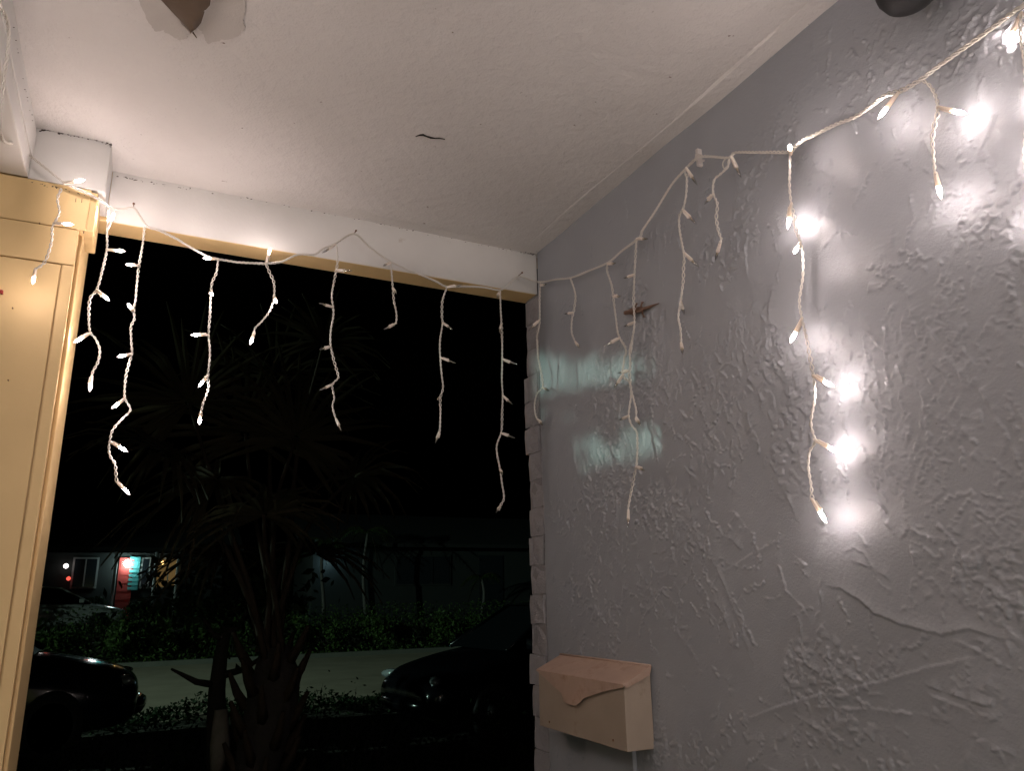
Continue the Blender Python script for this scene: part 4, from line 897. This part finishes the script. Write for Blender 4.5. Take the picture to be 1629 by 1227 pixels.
# ---- cars
def make_car(name, paint, label, loc, rz, group=None):
    root = empty(name, loc, rz); tag(root, label, 'car', group)
    def sec(x, hw, zb, zt, tw):
        """half section: sill, waist, shoulder, top"""
        return [(x, 0, zb), (x, -hw*.86, zb), (x, -hw*.99, zb+.12), (x, -hw, zb+(zt-zb)*.45), (x, -hw*.985, zb+(zt-zb)*.72), (x, -hw*tw, zt-.015), (x, -hw*tw*.6, zt+.012), (x, 0, zt+.02)]
    S = [(-2.22, .62, .34, .60, .75), (-2.18, .74, .26, .74, .86), (-2.0, .83, .22, .86, .88), (-1.5, .88, .20, .94, .88), (-.6, .90, .19, .95, .90), (.4, .90, .19, .94, .90), (1.0, .895, .19, .92, .88), (1.55, .875, .20, .83, .86), (1.95, .82, .22, .75, .84), (2.14, .72, .27, .66, .80), (2.2, .58, .34, .56, .72)]
    bm = bmesh.new(); rows = []
    for s in S:
        h = sec(*s); ring = h+[(x, -y, z) for x, y, z in h[-2:0:-1]]; rows.append([bm.verts.new(p) for p in ring])
    n = len(rows[0])
    for a, b in zip(rows[:-1], rows[1:]):
        for k in range(n): bm.faces.new((a[k], a[(k+1) % n], b[(k+1) % n], b[k]))
    bm.faces.new(rows[0][::-1]); bm.faces.new(rows[-1]); bmesh.ops.recalc_face_normals(bm, faces=bm.faces)
    for f in bm.faces: f.smooth = True
    me = bpy.data.meshes.new('body'); bm.to_mesh(me); bm.free(); me.materials.append(paint)
    o = bpy.data.objects.new('body', me); COL.objects.link(o); o.parent = root; o.modifiers.new('s', 'SUBSURF').render_levels = 2; body = o
    def part(nm, mats, fn, par=None, bevel=0):
        g = MB(); fn(g); return g.build(nm, mats, par or root, bevel=bevel, fix=False, local=True)
    RO = [(-1.75, .93, .66), (-1.05, 1.36, .54), (-.4, 1.43, .57), (.25, 1.38, .56), (1.12, .92, .70)]
    def cabin(zo, wo):
        def f(g):
            L_ = [Vector((x, -(w+wo), z+zo)) for x, z, w in RO]; R_ = [Vector((x, w+wo, z+zo)) for x, z, w in RO]; m = len(RO)
            base_l = [Vector((x, -(.80+wo), .90)) for x, z, w in RO]; base_r = [Vector((x, .80+wo, .90)) for x, z, w in RO]
            vs = L_+R_+base_l+base_r
            fs = [(i, i+1, m+i+1, m+i) for i in range(m-1)] + [(i, 2*m+i, 2*m+i+1, i+1) for i in range(m-1)] + [(m+i+1, 3*m+i+1, 3*m+i, m+i) for i in range(m-1)]
            g.add(vs, fs, 0, False)
        return f
    part('window_glass', MT['car_glass'], cabin(0, 0))
    def roofp(g):
        m = [(-1.10, 1.36, .56), (-.4, 1.445, .585), (.28, 1.385, .57)]
        for (x0, z0, w0), (x1, z1, w1) in zip(m[:-1], m[1:]): g.box((0, 0, 0), (0, 0, 0)) if False else g.add([(x0, -w0, z0+.01), (x1, -w1, z1+.01), (x1, w1, z1+.01), (x0, w0, z0+.01), (x0, -w0, z0-.03), (x1, -w1, z1-.03), (x1, w1, z1-.03), (x0, w0, z0-.03)], [(0, 1, 2, 3), (0, 4, 5, 1), (3, 2, 6, 7), (4, 7, 6, 5)], 0, True)
    part('roof', paint, roofp)
    for s in (-1, 1):
        part('windscreen_pillar', paint, lambda g: g.tube([Vector((1.12, s*.71, .92)), Vector((.25, s*.565, 1.385))], .03, 6))
        part('rear_pillar', paint, lambda g: g.tube([Vector((-1.75, s*.67, .93)), Vector((-1.05, s*.55, 1.365))], .045, 6))
        part('door_pillar', paint, lambda g: g.tube([Vector((-.45, s*.805, .92)), Vector((-.42, s*.575, 1.43))], .03, 6))
        part('wing_mirror', paint, lambda g: g.box((.78, s*.9-.06, .93), (.92, s*.9+.09*s+.06, 1.05)), bevel=.02)
        part('headlight', MT['headlight'], lambda g: g.lathe([(.02, 0), (.08, .02), (.10, .06), (.085, .11), (.03, .13)], 14, M=Matrix.Translation((1.97, s*.62, .655)) @ Matrix.Rotation(-.45*s, 4, 'Z') @ Matrix.Rotation(math.pi/2, 4, 'Y') @ Matrix.Scale(1.7, 4, (0, 1, 0)) @ Matrix.Scale(.55, 4, (1, 0, 0))))
        part('tail_light', MT['tail'], lambda g: g.box((-2.2, s*.6-.12, .66), (-2.12, s*.6+.12, .78)), bevel=.02)
        for x in (-1.35, 1.38):
            Mx = Matrix.Translation((x, s*.80, .31)) @ Matrix.Rotation(-math.pi/2*s, 4, 'X')
            w = part('wheel', MT['tyre'], lambda g: g.lathe([(.20, -.10), (.29, -.10), (.31, -.07), (.31, .07), (.29, .10), (.20, .10)], 24, M=Mx))
            g = MB(); g.lathe([(.03, .06), (.19, .05), (.205, .09), (.21, .1)], 20, M=Mx); g.build('rim', MT['rim'], w, fix=False, local=True).location = (0, 0, 0)
    part('front_bumper', paint, lambda g: g.tube([Vector((2.0, -.72, .40)), Vector((2.19, -.4, .40)), Vector((2.23, 0, .40)), Vector((2.19, .4, .40)), Vector((2.0, .72, .40))], .075, 8))
    return root
nl = U_d(219, 1075, 11.2)
lc = make_car('parked_car', MT['car_paint'], 'dark blue parked car at the left with only its bonnet showing', (nl.x-2.3, 11.3, 0), 0)
lc.matrix_basis = WM[lc.name] @ Matrix.Diagonal((1.06, 1.04, 1.24, 1))
nr = U_d(641, 1080, 9.6)
rc = make_car('parked_car', MT['car_paint2'], 'black parked car at the right facing left, headlight catching light', (nr.x+2.25, 10.0, 0), math.pi+.12)
rc.matrix_basis = WM[rc.name] @ Matrix.Diagonal((1.03, 1.03, 1.12, 1))
make_car('parked_car', MT['car_paint3'], 'pale car parked by the lit house across the road', (-2.1, 29.0, .7), .1)

# ---- houses across the road
hs = empty('far_house', (-1.5, 31, 0)); tag(hs, 'house across the road with bright porch lamp, red door and warm windows', 'house')
YH = 31.0
def hp(px, py, off=0): return U_d(px, py, YH-off)
def bx(nm, mat, a, b, par, bevel=0): g = MB(); g.box(a, b); return g.build(nm, mat, par, bevel=bevel)
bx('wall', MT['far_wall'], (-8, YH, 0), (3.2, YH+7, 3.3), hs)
g = MB(); g.prism([(-8.6, YH-.9, 3.3), (3.8, YH-.9, 3.3), (3.8, YH+3.5, 5.0), (-8.6, YH+3.5, 5.0)], (0, 0, .14)); g.prism([(-8.6, YH+7.6, 3.3), (3.8, YH+7.6, 3.3), (3.8, YH+3.52, 5.0), (-8.6, YH+3.52, 5.0)], (0, 0, .14)); g.build('roof', MT['far_roof'], hs)
a, b = hp(191, 888), hp(206, 962); dd = bx('door', MT['far_red'], (a.x, YH-.06, .2), (b.x, YH+.02, a.z), hs)
for k in range(8): bx('door_panel', MT['far_red'], (a.x+.05, YH-.075, .85+k*.28), (b.x-.05, YH-.05, .85+k*.28+.2), dd)
a, b = hp(207, 886), hp(219, 940); sh = bx('shutter', MT['far_teal'], (a.x, YH-.05, b.z), (b.x, YH+.02, a.z), hs)
for k in range(8): bx('slat', MT['far_teal'], (a.x+.02, YH-.09, b.z+.03+k*(a.z-b.z)/8), (b.x-.02, YH-.045, b.z+.03+(k+.65)*(a.z-b.z)/8), sh)
for x0, x1, lit in ((228, 246, False), (252, 282, True), (120, 150, False)):
    a, b = hp(x0, 890), hp(x1, 934); fr_ = bx('window', MT['far_white'], (a.x-.06, YH-.05, b.z-.06), (b.x+.06, YH+.02, a.z+.06), hs)
    bx('pane', MT['lit_window'] if lit else MT['far_glass'], (a.x, YH-.07, b.z), (b.x, YH-.03, a.z), fr_)
    bx('glazing_bar', MT['far_white'], ((a.x+b.x)/2-.02, YH-.09, b.z), ((a.x+b.x)/2+.02, YH-.05, a.z), fr_)
for px in (248, 283, 184): c_ = hp(px, 900, .8); g = MB(); g.tube([Vector((c_.x, YH-.8, 0)), Vector((c_.x, YH-.8, 3.3))], .05, 8); g.build('porch_post', MT['far_white'], hs)
def glow(nm, px, py, r, mat, lb, off=.25):
    c_ = hp(px, py, off); rt = empty(nm, c_); tag(rt, lb, 'lamp')
    g = MB(); g.lathe([(r*.2, -r), (r*.8, -r*.6), (r, 0), (r*.8, r*.6), (r*.2, r)], 12, M=Matrix.Translation(c_)); g.build('globe', mat, rt)
    g = MB(); g.tube([c_+Vector((0, 0, r*.8)), c_+Vector((0, off*.6, r*1.5)), c_+Vector((0, off+.02, r*1.2))], .015, 6); g.build('bracket', MT['black'], rt)
glow('porch_lamp', 203, 897, .13, MT['far_lamp'], 'brightest bluish porch lamp beside the red door of the far house')
glow('porch_lamp', 105, 901, .08, MT['far_lamp_small'], 'small white lamp at the left end of the far house')
glow('porch_lamp', 109, 921, .07, MT['far_lamp_red'], 'small red lamp below the white lamp of the far house')
glow('porch_lamp', 259, 896, .06, M_emit('far_warm_lamp', (1, .6, .2), 5), 'small amber lamp in front of the warm window of the far house')

for k, (x, y, sc_, wh_) in enumerate(((-4.2, 30.0, 1.0, 'under the small white lamp of the far house'), (-.9, 30.1, 1.15, 'left of the red door of the far house'), (.75, 30.1, 1.0, 'just right of the red door of the far house'), (2.0, 30.0, 1.1, 'under the amber lamp of the far house'), (3.4, 29.6, 1.5, 'at the right corner of the lit far house'))):
    r = empty('garden_bush', (x, y, .7), k*1.3); tag(r, 'dark garden bush '+wh_, 'bush', 'bushes in front of the lit far house')
    WM[r.name] = WM[r.name] @ Matrix.Scale(sc_, 4); r.matrix_basis = WM[r.name]
    for nme, me in (('foliage', SHD), ('stems', ST)):
        o = bpy.data.objects.new(nme, me); COL.objects.link(o); o.parent = r
h2 = empty('far_house', (11, 30, 0)); tag(h2, 'unlit pale house across the road with one wide dark window', 'house')
YH = 30.0
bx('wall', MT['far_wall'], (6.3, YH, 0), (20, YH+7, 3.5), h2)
g = MB(); g.prism([(5.7, YH-.8, 3.5), (20.6, YH-.8, 3.5), (20.6, YH+3.5, 5.0), (5.7, YH+3.5, 5.0)], (0, 0, .14)); g.build('roof', MT['far_roof'], h2)
a, b = hp(631, 886), hp(714, 929); fr_ = bx('window', MT['far_wall'], (a.x-.07, YH-.05, b.z-.07), (b.x+.07, YH+.02, a.z+.07), h2); bx('pane', MT['far_glass'], (a.x, YH-.07, b.z), (b.x, YH-.03, a.z), fr_)
for q in (1/3, 2/3): bx('glazing_bar', MT['far_glass'], (a.x+(b.x-a.x)*q-.025, YH-.09, b.z), (a.x+(b.x-a.x)*q+.025, YH-.05, a.z), fr_)
glow('porch_lamp', 524, 893, .05, M_emit('palm_fill_lamp', (.5, .85, 1.0), 60), 'bluish lamp added to light the slender palms on the far verge', .35)  # added light source, not a seen porch lamp; brightens the slender palms
a, b = hp(762, 884), hp(800, 960); bx('door', MT['far_glass'], (a.x, YH-.04, .1), (b.x, YH+.02, a.z), h2)

def blocking_tree(x, y, h, R, seed, lb, RY=None):  # unseen trees added to keep street lamp light off yard and far house
    root = empty('lamp_blocking_tree', (x, y, 0)); tag(root, lb, 'tree')
    g = MB(); g.tube([Vector((x+.1*math.sin(k), y, h*.6*k/5)) for k in range(6)], [.22, .18, .16, .14, .12, .08], 10); g.build('trunk', MT['bark'], root)
    sm = ell(R, RY or R, h*.5, 16, seed)
    me = leaves(18000, .11, lambda r, n: sm(r, n)+np.array([x, y, .1]), seed, MT['leaf_dark'], 'crown'); link_mesh('crown', me, None, root)
blocking_tree(-3.9, 7.6, 3.6, 1.3, 81, 'long leafy hedge tree added unseen at the left, keeping lamp light off the yard', 3.8)
blocking_tree(-6.2, 26.6, 5.5, 2.6, 82, 'broad leafy tree added out of view, keeping street lamp light off the lit house')
# ---- unseen tree added as a lamp mask: leaves placed to let only slits of lamp light reach the wall
MU = .2
def to_mask(y, z): return Vector((XW, y, z)).lerp(LAMP_POS, MU)
def in_bands(y, z):
    zr_ = z-CZ; s = (1.87-y)/.53
    top = .672-.16*s; bot = .525-.075*s
    if bot < zr_ < top and s < 1.3: return True
    if -.1 < s < .34 and .470 < zr_ < .512-.09*s: return True
    if .08 < s < .8 and abs(zr_-(.462-.075*s)) < .011: return True
    if .30 < s < 1.3 and .29-.02*s < zr_ < .415-.06*s : return True
    return False
def crown(r, n):
    out = []
    while len(out) < n:
        y = r.uniform(1.05, 2.3); z = r.uniform(CZ-1.6, CZ+1.0)
        s_ = (1.87-y)/.53
        if in_bands(y, z) and r.random() > (.004 if z-CZ > .44 else .05): continue
        u = MU+r.uniform(-.025, .025); out.append(np.array(Vector((XW, y, z)).lerp(LAMP_POS, u)))
    return np.array(out)
c0 = to_mask(1.6, CZ+.3); tx, ty = c0.x-.9, c0.y+.7
yt = empty('lamp_mask_tree', (tx, ty, 0)); tag(yt, 'dense leafy tree added out of sight behind the cream panelled wall, masking the street lamp', 'tree')
me = leaves(34000, .03, crown, 61, MT['leaf_dark'], 'crown'); link_mesh('crown', me, None, yt)
g = MB(); g.tube([Vector((tx, ty, 0)), Vector((tx+.05, ty, 1)), Vector((tx, ty+.05, 2)), Vector((tx+.1, ty, 3.2))], [.12, .10, .08, .03], 10); g.build('trunk', MT['bark'], yt)
for y0_, z0_, y1_, z1_, r0 in ((1.2, .43, 2.2, .535, .011), (1.2, .40, 2.2, .49, .007)):
    a = to_mask(y0_, CZ+z0_); b = to_mask(y1_, CZ+z1_); g = MB(); g.tube([Vector((tx, ty, a.z-.3)), b, a.lerp(b, .5)+Vector((0, 0, .01)), a], [.03, r0*1.3, r0, r0*.7], 7); g.build('limb', MT['bark'], yt)
